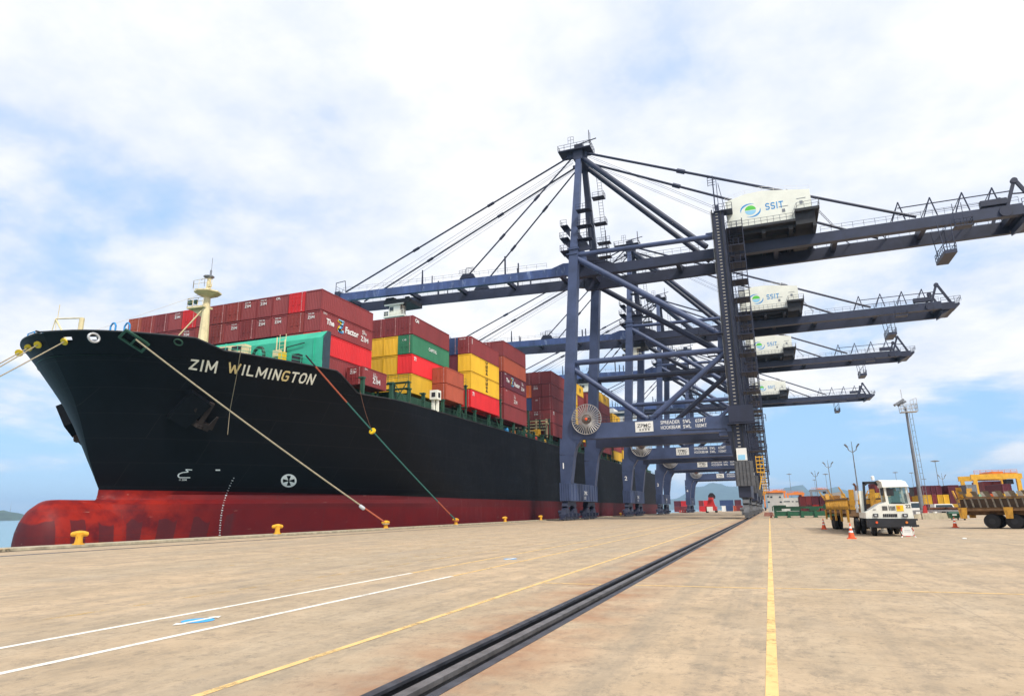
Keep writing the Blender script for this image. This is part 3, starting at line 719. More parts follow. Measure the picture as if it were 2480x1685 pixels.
# anchor pockets and anchors, both bows
TL, TR, BR, BL = [hullhit(*q)[0] for q in ((466, 942), (512, 975), (452, 1030), (405, 1003))]
C0, n0 = hullhit(462, 985)
for sgn in (1, -1):
    f = (lambda p: p) if sgn == 1 else (lambda p: Vector((2*XC-p.x, p.y, p.z)))
    nn = f(C0+n0)-f(C0)
    g = MB(); g.prism([f(p)-nn*.3 for p in (TL, TR, BR, BL)], nn*1.25); g.build('anchor_bolster', 'hull', ship)
    a0 = hullhit(495, 1002)[0]; a0 = f(a0); rt = Vector((0, 1, 0)); rt = (rt-nn*rt.dot(nn)).normalized(); up = nn.cross(rt); up = up if up.z > 0 else -up
    if sgn == -1: a0 = a0+up*-.6
    g = MB(); g.beam(a0+up*1.6+nn*.5, a0-up*1.0+nn*.7, .5, .45, nn)
    g.beam(a0-up*1.0-rt*1.1+nn*.55, a0-up*1.0+rt*1.1+nn*.55, .7, .6, nn)
    for s2 in (-1, 1):
        g.beam(a0-up*1.0+rt*(1.1*s2)+nn*.7, a0+up*.55+rt*(1.15*s2)+nn*.9, .65, .35, nn, .18, .25)
    g.lathe(a0-up*1.45+nn*.5, up, [(0, .2), (.15, .65), (.5, .6)], 8)
    g.build('anchor', 'rustdark' if sgn == 1 else 'rust', ship)
# ------------------------------------------------------------------ deck fittings along the cargo area
g = MB(); g.box(-84, -46.3, 76, 220, DECK-.2, 17.9); g.box(-84, -46.3, 266, 288, DECK-.2, 17.9); g.box(-83.5, -49, 62.3, 76, DECK-.2, 17.8); g.build('hatch_coaming', 'dkgreen', ship)
posts = [66.5, 71, 75.5] + [79.5+5.95*i for i in range(32)]
for y in posts:
    if 122.5 < y < 138: h = 17.6
    else: h = 18.05
    xo = XC+min(half(y, DECK), 21.0)-.1 if y < 86 else -43.75
    g = MB(); g.box(xo-.45, xo, y, y+.35, DECK-.2, h); g.box(xo-.7, xo+.05, y-.12, y+.47, h-.2, h); g.build('stanchion', 'dkgreen', ship)
g = MB()
g.rail([(-43.6, 78, DECK), (-43.6, 290, DECK)], 1.05, 2.4, .035); g.build('side_railing', 'dkgreen', ship)
g = MB(); rnd = random.Random(3)
for i in range(60):
    y = 80+i*2.5; h = rnd.uniform(.4, 1.3); g.box(-45.9, -45.2-rnd.uniform(0, .3), y, y+rnd.uniform(.4, 1.4), DECK-.2, DECK+h)
for z in (.5, .8): g.tube((-45, 78, DECK+z), (-45, 220, DECK+z), .08)
g.build('deck_machinery', 'dkgreen', ship)
for (y, c, nm) in ((113.5, 'logo_blue', 'winch_motor'), (117, 'orange', 'fire_box'), (124, 'red', 'fire_box'), (130, 'red', 'fire_box'), (136, 'yellow', 'winch_motor')):
    g = MB(); g.lathe((-45.0, y, DECK+.75), (1, 0, 0), [(0, .45), (.6, .45), (.75, .3)], 12); g.box(-45.2, -44.4, y-.5, y+.5, DECK-.2, DECK+.3); g.build(nm, c, ship)
for y in (75.5, 93.7, 108.6, 123.6, 137.6, 153.6, 169.6, 184.2, 201.5, 214.5):
    z1 = 21.6 if y > 80 else 19.0; xo = XC+min(half(y, DECK), 20.9); g = MB()
    for x in (xo-.2, xo-2.5, xo-5, xo-10, xo-20, xo-30, xo-40):
        g.box(x-.10, x+.10, y-.2, y+.2, DECK-.2, z1)
    for z in (DECK+2.2, z1-.2): g.box(xo-41, xo, y-.42, y+.42, z, z+.10)
    g.rail([(xo, y-.4, z1), (xo-8, y-.4, z1)], 1.0, 1.6, .025)
    g.tube((xo-.1, y-.35, DECK), (xo-2.4, y-.35, z1), .07, 5); g.tube((xo-2.4, y-.35, DECK), (xo-.1, y-.35, z1), .07, 5)
    g.build('lashing_bridge', 'dkgreen', ship)
# gear standing in the empty bay between the stacks
g = MB(); g.box(-54, -44.2, 138.6, 139.0, 20.6, 20.8)
for z in (19.2, 19.9, 20.6, 21.3): g.box(-52, -44.6, 138.4, 138.7, z, z+.25)
for x in (-44.8, -47.2, -49.7, -52): g.box(x-.15, x+.15, 138.35, 138.75, 17.6, 21.8)
g.build('lashing_platform', 'cream', ship)
g = MB(); g.box(-50, -46, 136.0, 137.4, 17.8, 18.1); g.cbox((-46.4, 136.6, 18.7), 1.3, 1.0, 1.1); g.rail([(-50, 136, 18.1), (-46, 136, 18.1)], 1.0, 1.2, .05); g.build('gangway_winch', 'yellow', ship)
# small cream crane post beside the orange containers
a = at(1056, 958, X=-43.2); g = MB(); g.box(-43.9, -42.7, a.y-.6, a.y+.6, a.z-.6, a.z+.75); g.box(-43.75, -43.3, a.y-.35, a.y-.05, DECK, a.z-.6); g.box(-43.25, -42.9, a.y+.05, a.y+.4, DECK, a.z-.6); g.cur = 1; g.box(-42.69, -42.66, a.y-.3, a.y+.3, a.z-.3, a.z+.4); g.box(-43.6, -43.0, a.y-.63, a.y-.6, a.z-.25, a.z+.4); g.build('crane_post', ['ivory', 'dark'], ship)
# deckhouse, far aft
dh = MB()
dh.box(-80, -50, 252, 264, DECK, 36.5); dh.box(-84, -45, 252.5, 257, 36.5, 39.3); dh.box(-76, -54, 254, 262, 39.3, 41)
dh.cur = 1; dh.box(-83, -46, 252.42, 252.48, 37.4, 38.6)
for z in (20, 23, 26, 29, 32, 35): dh.box(-78, -52, 251.93, 251.98, z, z+.9)
dho = dh.build('deckhouse', ['white', 'darkglass'], ship)
g = MB(); g.tube((-65, 258, 41), (-65, 258, 49), .35); g.box(-69, -61, 257.8, 258.2, 46, 46.3); g.build('radar_mast', 'white', dho)
g = MB(); g.box(-70, -58, 268, 276, DECK, 38); g.cur = 1; g.box(-70.05, -57.95, 267.95, 276.05, 33, 36); g.build('funnel', ['white', 'maroon'], ship)

# ------------------------------------------------------------------ containers
CC = {}
def cmat(k, col, rust=.14): CC[k] = mat('container_'+k, col, .55, var=.10, scale=.5, rust=rust, rscale=.5, streak=(1, 1, .4), coord='Object', objvar=.13)
cmat('dark_red', (.225, .031, .032)); cmat('red_brown', (.25, .035, .028)); cmat('maroon', (.12, .016, .03))
cmat('bright_red', (.66, .018, .022), .03); cmat('orange_brown', (.38, .075, .035), .12); cmat('yellow', (.72, .42, .02), .05)
cmat('green', (.03, .17, .085)); cmat('blue', (.03, .06, .16)); cmat('orange', (.70, .13, .02)); cmat('white', (.75, .75, .72), .06); cmat('grey', (.25, .27, .30)); cmat('pink', (.55, .06, .18)); cmat('pale_green', (.35, .62, .42))
CW = {k: k.replace('_', ' ') for k in CC}; CW['yellow'] = 'yellow'
def corr(g, a, b, up, nrm, period=.38, depth=.045):
    """corrugated sheet between a and b (bottom edge), height vector up"""
    a, b, up, nrm = Vector(a), Vector(b), Vector(up), Vector(nrm); L = (b-a).length; n = max(4, round(L/period)); d = (b-a)/n; pts = []
    for i in range(n):
        for f, o in ((0, 0), (.32, 0), (.5, -depth), (.82, -depth)): pts.append(a+d*(i+f)+nrm*o)
    pts.append(b); m = len(pts)
    g._add(pts+[p+up for p in pts], [(i, i+1, m+i+1, m+i) for i in range(m-1)])
def cont_body(L, W, H, corrugate, front_plain):
    g = MB(); w = W/2; e = .02
    for sx in (-1, 1):
        for y in (0, L-.14): g.box(sx*w-(.14 if sx > 0 else 0), sx*w+(0 if sx > 0 else .14), y, y+.14, 0, H)      # corner posts
        g.box(min(sx*w, sx*(w-.1)), max(sx*w, sx*(w-.1)), .14, L-.14, 0, .17); g.box(min(sx*w, sx*(w-.08)), max(sx*w, sx*(w-.08)), .14, L-.14, H-.1, H)
    for y in (0, L-.12): g.box(-w+.14, w-.14, y, y+.12, 0, .17); g.box(-w+.14, w-.14, y, y+.12, H-.13, H)
    if corrugate:
        for sx in (-1, 1): corr(g, (sx*(w-e), .14, .17), (sx*(w-e), L-.14, .17), (0, 0, H-.27), (sx, 0, 0))
        corr(g, (-w+.14, L-.03, .17), (w-.14, L-.03, .17), (0, 0, H-.3), (0, 1, 0))
        if not front_plain: corr(g, (-w+.14, .03, .17), (w-.14, .03, .17), (0, 0, H-.3), (0, -1, 0), .24)
        g.quad((-w+.05, .05, H-.03), (w-.05, .05, H-.03), (w-.05, L-.05, H-.03), (-w+.05, L-.05, H-.03)); g.quad((-w+.05, .05, .1), (w-.05, .05, .1), (w-.05, L-.05, .1), (-w+.05, L-.05, .1))
    else: g.box(-w+.02, w-.02, .02, L-.02, .05, H-.03)
    return g
_cm = {}
MT['rod_pink'] = mat('lock_rod_paint', (.50, .26, .25), .5)
def raw(g, name, slots):
    me = bpy.data.meshes.new(name); me.from_pydata(g.v, [], g.f)
    for i in range(slots): me.materials.append(None)
    if slots > 1: me.polygons.foreach_set('material_index', g.mi)
    return me
def body_mesh(L, W, H, c, fp):
    k = (L, W, H, c, fp)
    if k not in _cm: _cm[k] = raw(cont_body(*k), 'container_shell', 1)
    return _cm[k]
def door_mesh(W, H):
    k = ('door', W, H)
    if k not in _cm:
        g = MB(); w = W/2-.15
        for sx in (-1, 1):
            x0, x1 = (0.012, w) if sx > 0 else (-w, -.012)
            g.box(x0, x1, .02, .08, .18, H-.14)
            for z in (.2, .38, .58, .78): g.box(x0+.06, x1-.06, .0, .02, .18+(H-.4)*z, .18+(H-.4)*z+.12)
        g.cur = 1
        for x in (-w*.72, -w*.28, w*.28, w*.72):
            g.cur = 1 if x > w*.5 else 0
            g.tube((x, -.035, .1), (x, -.035, H-.08), .026, 5)
            for z in (.12, H*.5, H-.2): g.box(x-.06, x+.06, -.05, .0, z, z+.1)
        g.cur = 0
        for x in (-.4, .4): g.box(x-.25, x+.1, -.06, -.02, H*.38, H*.38+.06)
        _cm[k] = raw(g, 'container_door', 2)
    return _cm[k]
NCON = 0
def container(color, x_right, y, z, L, H, W, label, group, door=False, side=None, end=None, detail=True):
    """x_right = landward face, y = end facing the camera"""
    o = bpy.data.objects.new('shipping_container', body_mesh(L, W, H, detail, door)); COL.objects.link(o)
    o.location = (x_right-W/2, y, z)
    o.material_slots[0].link = 'OBJECT'; o.material_slots[0].material = CC[color]
    tag(o, label, 'container', group)
    if door:
        d = bpy.data.objects.new('door', door_mesh(W, H)); COL.objects.link(d); d.parent = o
        for i, m in enumerate((CC[color], MT['rod_pink'])): d.material_slots[i].link = 'OBJECT'; d.material_slots[i].material = m
    for kind, spec in (('side', side), ('end', end)):
        if not spec: continue
        g = MB(); mats = []; logo = [q for q in spec if q[0] == 'Z']
        for (txt, a, b, h, m, bold, vert) in [q for q in spec if q[0] != 'Z']+logo:
            if g.v and not (txt == 'Z' and len(mats) and logo and (txt, a, b, h, m, bold, vert) != logo[0]): g.build('lettering', mats, o, org=Vector((0, 0, 0))); g = MB(); mats = []
            if m not in mats: mats.append(m)
            g.cur = mats.index(m)
            if kind == 'side':
                if vert: g.text(txt, (W/2+.015, a*L+h, b*H), (0, 0, 1), (0, -1, 0), h, bold=bold)
                else: g.text(txt, (W/2+.015, a*L, b*H), (0, 1, 0), (0, 0, 1), h, bold=bold)
            else: g.text(txt, (-W/2+a*W, -.012 if not door else -.008, b*H), (1, 0, 0), (0, 0, 1), h, bold=bold)
        g.build('lettering', mats, o, org=Vector((0, 0, 0)))
    return o
wl, bl = 'decal_white', 'decal_black'
ZEND = [('ZIM', .22, .62, .42, wl, .03, 0), ('ZIMU 482', .22, .84, .16, wl, .01, 0)]
ZEND2 = [('ZIM', .45, .62, .42, wl, .03, 0), ('ZCSU 871', .45, .84, .16, wl, .01, 0)]
ZFACT = [('The', .10, .42, .75, wl, .03, 0), ('Factor', .45, .36, .85, wl, .03, 0), ('ZIM', .76, .28, .75, wl, .05, 0), ('ZIMU', .78, .66, .32, wl, .01, 0), ('45G1', .78, .80, .22, wl, .01, 0), ('ZIMU', .04, .86, .22, wl, .0, 0), ('Z', .315, .30, 1.6, 'logo_sky', .06, 0), ('Z', .30, .36, 1.3, 'ylw_bright', .05, 0), ('Z', .33, .26, 1.1, 'logo_blue', .05, 0)]
ZIMS = [('ZIM', .42, .22, .75, wl, .05, 0), ('ZIMU', .42, .56, .3, wl, .01, 0), ('22 G1', .42, .72, .2, wl, .0, 0), ('ZIMU', .08, .84, .2, wl, 0, 0)]
MSCS = [('MSC', .50, .16, .95, bl, .02, 1)]
grpA = 'containers stacked on the ship'
stk = {'bow': 'frontmost stack', 'second': 'second stack from bow', 'third': 'third stack from bow', 'fourth': 'fourth stack from bow', 'fifth': 'fifth stack from bow', 'sixth': 'sixth stack from bow', 'seventh': 'seventh stack from bow', 'eighth': 'eighth stack from bow', 'ninth': 'ninth stack from bow', 'tenth': 'tenth stack from bow'}
def clabel(color, tier, ntier, col, stack, extra=''):
    t = 'top' if tier == 0 else ('bottom' if tier == ntier-1 else ORDW[tier+1])
    c = 'quayside' if col == 0 else ORDW[col+1]
    return f"{CW[color]} container{extra}, {t} tier, {c} column, {stk[stack]}"
# frontmost stack: thirteen columns wide
top = ['dark_red', 'bright_red', 'dark_red', 'dark_red', 'dark_red', 'red_brown', 'red_brown', 'dark_red', 'bright_red', 'dark_red', 'dark_red', 'red_brown', 'orange_brown']
topz = {2: [('CPL', .2, .78, .3, wl, .02, 0)], 3: ZEND, 4: ZEND, 9: ZEND2}
topd = {1, 5, 6, 10, 11, 12, 8}
sec = ['dark_red', 'red_brown', 'dark_red', 'dark_red', 'dark_red', 'dark_red', 'red_brown', 'red_brown', 'dark_red', 'dark_red', 'dark_red', 'dark_red', 'red_brown']
secz = {0: ZEND, 2: ZEND, 3: ZEND, 5: ZEND2, 8: ZEND, 10: ZEND2}
secd = {1, 4, 6, 7, 11}
AX, AP, AY, AL, AH, AZ = -48.7, 2.52, 62.45, 11.35, 2.70, 17.95
for i in range(13):
    x = AX-AP*i
    container(top[i], x, AY, AZ+AH*3, AL, AH-.10, AP-.09, clabel(top[i], 0, 4, i, 'bow', ' with white lettering' if i in topz else ''), grpA, i in topd, None, topz.get(i))
    container(sec[i], x, AY, AZ+AH*2, AL, AH-.10, AP-.09, clabel(sec[i], 1, 4, i, 'bow', ' with slogan' if i == 0 else (' with white lettering' if i in secz else '')), grpA, i in secd, ZFACT if i == 0 else None, secz.get(i))
for i, (c3, c4) in enumerate((('bright_red', 'dark_red'), ('dark_red', 'dark_red'))):
    container(c3, AX-AP*i, AY, AZ+AH, AL, AH-.10, AP-.09, clabel(c3, 2, 4, i, 'bow'), grpA, side=[('T', .9, .1, .3, wl, 0, 0)] if i == 5 else None)
    container(c4, AX-AP*i, AY, AZ, AL, AH-.10, AP-.09, clabel(c4, 3, 4, i, 'bow'), grpA)
container('dark_red', -46.06, 67.9, 17.45, 5.66, 2.3, 2.35, 'single short dark red container with white lettering, standing low beside frontmost stack', grpA, True, ZIMS, ZEND)
def bay(stack, xr, y, L, H, z0, tiers, W=2.38, P=2.46, extra={}):
    """tiers: rows from the top, each a list of colours from the quay side inwards"""
    n = len(tiers)
    for t, row in enumerate(tiers):
        for c, col in enumerate(row):
            if not col: continue
            k = extra.get((t, c), {}); ex = k.get('ex', '')
            container(col, xr-P*c, y, z0+H*(n-1-t), k.get('L', L), H-.10, W, clabel(col, t, n, c, stack, ex), grpA, k.get('door', (t*3+c*5) % 4 != 0 and col != 'yellow'), k.get('side'), k.get('end'))
D, B, Y_, M, O, BR, G = 'dark_red', 'red_brown', 'yellow', 'maroon', 'orange_brown', 'bright_red', 'green'
bay('second', -46.06, 80.15, 11.95, 2.91, 18.34, [[D, D, D, D, B, D], [G, Y_, Y_, Y_, D, B], [BR, Y_, Y_, Y_, D, D], [Y_, Y_, Y_, Y_, D, D]], extra={
    (0, 0): dict(side=[('CAI', .06, .70, .55, wl, .05, 0)], ex=' with white panel', door=True), (1, 0): dict(side=[('CAPITAL', .42, .52, .5, wl, .02, 0)], end=[('C 45', .3, .7, .25, wl, .02, 0)], ex=' with white lettering', door=True),
    (2, 0): dict(side=[('71', .05, .68, .6, wl, .05, 0)], ex=' with small white mark', door=False), (3, 0): dict(door=False)})
for i, z in enumerate((18.2+2.52, 18.2)):
    container('orange_brown', -43.62, 86.35, z, 6.15, 2.42, 2.38, f"{'upper' if i == 0 else 'lower'} of two short orange-brown containers beside the second stack", grpA, True)
bay('third', -43.6, 95.25, 12.2, 3.0, 18.3, [[D, 'blue', D, D], [Y_, M, D, B], [Y_, D, M, D], [BR, D, D, D]], extra={
    (0, 0): dict(end=[('TGHU 82', .1, .84, .2, wl, .01, 0)], side=[('l', .03, .55, .9, wl, .02, 0)], door=True), (1, 0): dict(side=MSCS, ex=' with black vertical lettering'), (2, 0): dict(side=MSCS, ex=' with black vertical lettering'), (3, 0): dict(side=[('71', .05, .66, .65, wl, .05, 0)], ex=' with small white mark', door=True)})
bay('fourth', -43.6, 109.85, 12.2, 2.99, 18.1, [[D, D, D, D], [O, D, B, D], [M, M, D, D], [D, D, M, D], [D, M, D, D]], extra={
    (0, 0): dict(door=False), (2, 0): dict(side=ZFACT, ex=' with slogan'), (3, 0): dict(side=ZIMS, ex=' with white lettering'), (0, 1): dict(end=ZEND)})
bay('fifth', -43.6, 139.25, 12.2, 2.985, 18.05, [[D, D, D, D, D], [D, D, 'orange', D, M], [D, D, 'blue', D, D], [D, D, D, M, D], [D, M, M, D, D]], extra={
    (1, 1): dict(end=ZEND, ex=' with white lettering'), (2, 1): dict(end=[('GLD', .35, .75, .25, wl, .02, 0)]), (3, 1): dict(end=ZEND, ex=' with white lettering'), (3, 0): dict(side=[('71', .05, .6, .8, wl, .05, 0)], ex=' with small white mark'), (4, 1): dict(end=[('GLD', .35, .75, .25, wl, .02, 0)])})
bay('sixth', -43.6, 155.4, 12.2, 2.95, 19.1, [[Y_, D, D], [Y_, Y_, D], [Y_, D, D], [Y_, D, D], [Y_, D, D]], extra={(0, 0): dict(side=[('M', .68, .3, 1.3, bl, .02, 0)], ex=' with black letter'), **{(t, 0): dict(L=5.9, side=[('M', .45, .3, 1.2, bl, .02, 0)], ex=' of half length') for t in (1, 2, 3)}})
for t in (1, 2, 3): container('dark_red', -43.6, 161.6, 19.1+2.95*(4-t), 6.0, 2.85, 2.41, f"half length dark red container behind yellow one, {ORDW[t+1]} tier, sixth stack from bow", grpA)
bay('seventh', -43.6, 170.6, 12.2, 2.95, 18.1, [[D, B, D], [D, D, D], [M, D, D], [D, D, D], [D, D, D]], extra={(1, 0): dict(side=[('V', .3, .3, 1.4, wl, .03, 0)], ex=' with white V')})
bay('eighth', -43.6, 185.3, 14.0, 2.95, 18.1, [[Y_, D, D], [D, D, D], [D, D, D], [D, D, D], [M, D, D], [D, D, D]], extra={(0, 0): dict(side=[('M', .55, .3, 1.2, bl, .02, 0)], ex=' with black letter')})
bay('ninth', -43.6, 202.6, 11.8, 2.95, 16.9, [[Y_, Y_, D], [BR, D, D], [D, D, D], [D, D, D], [Y_, D, D]], extra={(0, 0): dict(side=[('M', .55, .3, 1.2, bl, .02, 0)], ex=' with black letter')})
bay('tenth', -43.6, 216.0, 12.2, 2.95, 18.1, [[D, D, D], [D, D, D], [Y_, D, D]], extra={(2, 0): dict(side=[('M', .5, .3, 1.2, bl, .02, 0)], ex=' with black letter')})
# ------------------------------------------------------------------ bollards and mooring lines
def bollard_mesh():
    g = MB(); g.lathe((0, 0, 0), (0, 0, 1), [(0, .36), (.06, .36), (.08, .25), (.38, .21), (.58, .24), (.66, .24)], 14)
    for s in (-1, 1):
        pr = [(0, .2), (.2, .19), (.36, .17), (.48, .13), (.52, .06)]
        g.lathe((0, 0, .70), (-.28, s, -.14*1), pr, 10)
    g.lathe((0, 0, .6), (0, 0, 1), [(0, .25), (.14, .27), (.22, .2), (.26, .06)], 12)
    return g
b0 = None
BY = [28.5, 45.83, 62.86, 80.15, 97.73, 115.3, 150.2, 185, 220]
BLAB = ['nearest and leftmost yellow bollard, on the quay edge before the bulbous bow', 'yellow bollard on the quay edge left of the thick beige mooring rope', 'yellow bollard holding the thick beige mooring rope', 'yellow bollard holding the green and red mooring rope', 'yellow bollard on quay edge, first one right of the green rope',
        'yellow bollard on quay edge, just left of the nearest crane leg', 'small yellow bollard on quay edge just right of the nearest crane legs', 'tiny yellow bollard on quay edge between second and third crane legs', 'tiny yellow bollard on quay edge behind the third crane legs']
for y, l in zip(BY, BLAB):
    if b0 is None: b0 = bollard_mesh().build('bollard', 'bollard', loc=(0, 0, 0), smooth=True); o = b0
    else: o = b0.copy(); COL.objects.link(o)
    o.location = (-38.85, y, .16); tag(o, l, 'bollard', 'bollards along the quay edge')
    o.rotation_euler = (0, 0, R(-36)); o.scale = (.92, .92, .92)
def sag(a, b, s, n=16):
    a, b = Vector(a), Vector(b)
    return [a.lerp(b, i/n)-Vector((0, 0, s*4*(i/n)*(1-i/n))) for i in range(n+1)]
def rope_thing(name, label, pts, r, cols, cuts):
    """cols[i] paints the rope from cuts[i] to cuts[i+1] (shares of its length)"""
    g = MB(); n = len(pts)-1; mats = []
    for i in range(n):
        f = (i+.5)/n; k = max(j for j in range(len(cols)) if f >= cuts[j])
        if cols[k] not in mats: mats.append(cols[k])
        g.cur = mats.index(cols[k]); g.tube(pts[i], pts[i+1], r, 7)
    return tag(g.build(name, mats, smooth=True), label, 'rope', 'mooring ropes of the ship')
a = hullhit(330, 826)[0]+Vector((.35, -.35, .05)); b = Vector((-38.85, BY[2]-.1, .75))
rope_thing('mooring_rope', 'long beige mooring rope running from the bow fairlead down to a yellow bollard', sag(a, b, .25, 40), .085, ['rope', 'ropered'], [0, .90])
g = MB(); g.ring((-38.85, BY[2], .6), (0, 0, 1), .33, .07, 14); tag(g.build('rope_eye', 'rope', smooth=True), 'eye of the beige mooring rope looped around its bollard', 'rope')
k = sag(a, b, .25, 40)[36]; g = MB(); g.lathe(k-Vector((0, .15, .05)), (b-a), [(-.3, .12), (-.2, .2), (.3, .2), (.4, .1)], 8); tag(g.build('chafe_sleeve', 'lightsteel'), 'grey chafe sleeve wrapped round the beige rope just above its bollard', 'rope sleeve')
a2 = hullhit(738, 872)[0]+Vector((.5, -.5, .35)); b2 = Vector((-38.85, BY[3]-.1, .75))
p2 = sag(a2, b2, .3, 40)
for q in p2: q.x = max(q.x, XC+half(q.y, min(q.z, 18))+.15)
rope_thing('mooring_rope', 'green mooring rope with red ends from the breakwater down to a bollard', p2, .085, ['dark', 'ropered', 'ropegreen', 'ropered', 'ropegreen'], [0, .06, .22, .84, .94])
g = MB(); g.ring((-38.85, BY[3], .6), (0, 0, 1), .33, .07, 14); tag(g.build('rope_eye', 'ropered', smooth=True), 'red eye of the green mooring rope looped around its bollard', 'rope')
def on_rope(pts, px):
    best = None
    for q in [pts[i].lerp(pts[i+1], f/10) for i in range(len(pts)-1) for f in range(10)]:
        v = q-Vector((0, 0, CAM_H)); x = PW/2+CAM_F*v.dot(_r2)/v.dot(_fwd)
        if best is None or abs(x-px) < best[0]: best = (abs(x-px), q)
    return best[1]
q = on_rope(p2, 902); g = MB(); g.lathe(q-Vector((0, .0, 0)), (b2-a2), [(-.10, .08), (-.09, .40), (.09, .40), (.10, .08)], 16); tag(g.build('rat_guard', 'ylw_bright', smooth=False), 'yellow rat guard disc halfway down the green rope', 'rat guard', 'rat guards on the ropes')
q3 = hullhit(868, 945)[0]; g = MB(); g.path(sag(q3+Vector((.2, 0, 0)), q, .4, 10), .022, 4); tag(g.build('guard_line', 'rust'), 'thin line from the deck edge to the yellow guard on the green rope', 'line')
r1 = sag(a, b, .25, 40); q = on_rope(r1, 556)
g = MB(); g.path([at(584, 842, Y=q.y-6), at(573, 910, Y=q.y-3), q, q-Vector((0, 0, 2.4))], .03, 4); tag(g.build('heaving_line', 'rope'), 'thin vertical line hanging from the forecastle across the beige rope', 'line')
ends = [(76, 843, -6, 885), (98, 836, -6, 893), (160, 829, -6, 914)]
for i, (px, py, qx, qy) in enumerate(ends):
    hx = (px, py); P, n = hullhit(*hx); n = Vector((n.x, n.y, 0)).normalized(); P = P+n*.25
    far = at(-520, py+(qy-py)/(qx-px)*(-520-px), Y=21.0+i*1.2)
    pts = sag(P, far, .15, 30)
    rope_thing('mooring_rope', ['lower', 'middle', 'rightmost'][i]+' of three pale ropes leading from the bow off to the left', pts, .06, ['rope'], [0])
    for kx, nm in (((px-4, None),) if i else ((px-4, None), (px-30, None))):
        q = on_rope(pts, kx); g = MB(); g.lathe(q, far-P, [(-.06, .08), (-.05, .36), (.05, .36), (.06, .08)], 18)
        lab = ['yellow rat guard on the lower bow rope, close to the hull', 'yellow rat guard on the middle bow rope', 'yellow rat guard on the rightmost bow rope by a white opening'][i] if kx == px-4 else 'yellow rat guard furthest out on the lower bow rope, clear of hull'
        tag(g.build('rat_guard', 'ylw_bright'), lab, 'rat guard', 'rat guards on the ropes')
# painted figures on the kerb
g = MB()
for px, py, tx in ((18, 1329, '260'), (376, 1310, '270'), (511, 1304, '1')):
    c = at(px, py, Z=.16); g.text(tx, (c.x-.1, c.y, .166), (0, 1, 0), (-1, 0, 0), .5, bold=.02, centre=True)
for y in (30.2, 40, 47.5, 52, 57, 61, 66, 71): g.quad((-39.9, y, .165), (-39.5, y, .165), (-39.5, y+.7, .165), (-39.9, y+.7, .165))
struct(g.build('kerb_markings', 'line_yellow'))
MT['cabinet'] = mat('cabinet_grey', (.10, .10, .105), .6, var=.25, scale=1.5)
# ------------------------------------------------------------------ quay gantry crane (built at the first crane's place, then copied along the quay)
YN, YFAR, YM_ = 116.0, 133.6, 124.6
GN, GF = 121.2, 128.9             # the two girders
def wx(z): return -33.35+.0705*(z-14)     # centre line of the raked waterside legs
LX = -3.5
crane = thing('gantry_crane', '', 'crane', (-19, YM_, 0), group='blue gantry cranes along the quay')
gcol = 'blue'
# waterside and landside legs
for y in (YN, YFAR):
    g = MB()
    g.beam((wx(6.6), y, 6.6), (wx(11.5), y, 11.5), 1.9, 1.9, (0, 1, 0), 2.7, 1.9)
    g.prism([(wx(6.6)-.95, y-.95, 6.6), (wx(6.6)+.95, y-.95, 6.6), (wx(13.8)+2.1, y-.95, 13.9), (wx(13.8)-.95, y-.95, 13.9)], (0, 1.9, 0)) if False else None
    g.beam((wx(11.5), y, 11.5), (wx(14.2)+.25, y, 14.3), 2.7, 1.9, (0, 1, 0), 3.3, 1.9)
    g.beam((wx(14.2), y, 14.25), (wx(51.6), y, 51.6), 1.95, 1.8, (0, 1, 0), 1.75, 1.8)
    g.box(wx(50)-1.1, wx(50)+1.1, y-1.1, y+1.1, 51.2, 51.6); g.box(wx(46)-1.1, wx(46)+1.1, y-1.05, y+1.05, 50.2, 50.45)
    g.build('leg', 'blue', crane)
    g = MB(); g.box(LX-1.15, LX+1.15, y-.95, y+.95, 6.4, 14.2); g.beam((LX, y, 14.2), (LX, y, 54), 2.2, 1.9, (0, 1, 0))
    g.prism([(LX-1.15, y-.9, 14.25), (LX-1.15, y-.9, 9.0), (LX-1.9, y-.9, 14.25)], (0, 1.8, 0))
    g.build('leg', 'shadeblue', crane)  # landside shade comes from the darkened blue
# sill beams along the rail, with bogies
def bogies(x, name='bogie', bmat='midshadeblue'):
    for yc in (YN+1.6, YFAR-1.6):
        g = MB()
        g.prism([(x-.5, yc-2.6, 3.3), (x-.5, yc+2.6, 3.3), (x-.5, yc+3.2, 2.5), (x-.5, yc+2.4, 2.2), (x-.5, yc, 2.7), (x-.5, yc-2.4, 2.2), (x-.5, yc-3.2, 2.5)], (1.0, 0, 0))
        for k in (-1, 1):
            c = yc+k*2.5
            g.prism([(x-.45, c-1.0, 1.9), (x-.45, c, 2.5), (x-.45, c+1.0, 1.9), (x-.45, c+1.5, 1.0), (x-.45, c+.9, .8), (x-.45, c, 1.3), (x-.45, c-.9, .8), (x-.45, c-1.5, 1.0)], (.9, 0, 0))
            for j in (-1, 1):
                w = c+j*1.1; g.box(x-.42, x+.42, w-.75, w+.75, .55, 1.05); g.cbox((x+.65, w+.2, .95), .5, .5, .6)
                g.box(x-.75, x-.45, w-.5, w+.4, .7, 1.3); g.lathe((x-.95, w-.1, 1.5), (1, 0, 0), [(0, .3), (.5, .32), (.55, .2)], 10)
        g.box(x-.3, x+.3, yc-5.4, yc+5.4, .22, .5)
        bo = g.build(name, bmat, crane)
        for k in (-1, 1):
            for j in (-1, 1):
                for i in (-.36, .36):
                    w = MB(); w.lathe((x-.16, yc+k*2.5+j*1.1+i, .33), (1, 0, 0), [(0, .25), (.02, .33), (.05, .30), (.27, .30), (.30, .33), (.32, .25)], 14); w.build('wheel', 'steel', bo)
g = MB(); g.box(wx(5)-.95, wx(5)+.95, YN-1.4, YFAR+1.4, 3.4, 6.6)
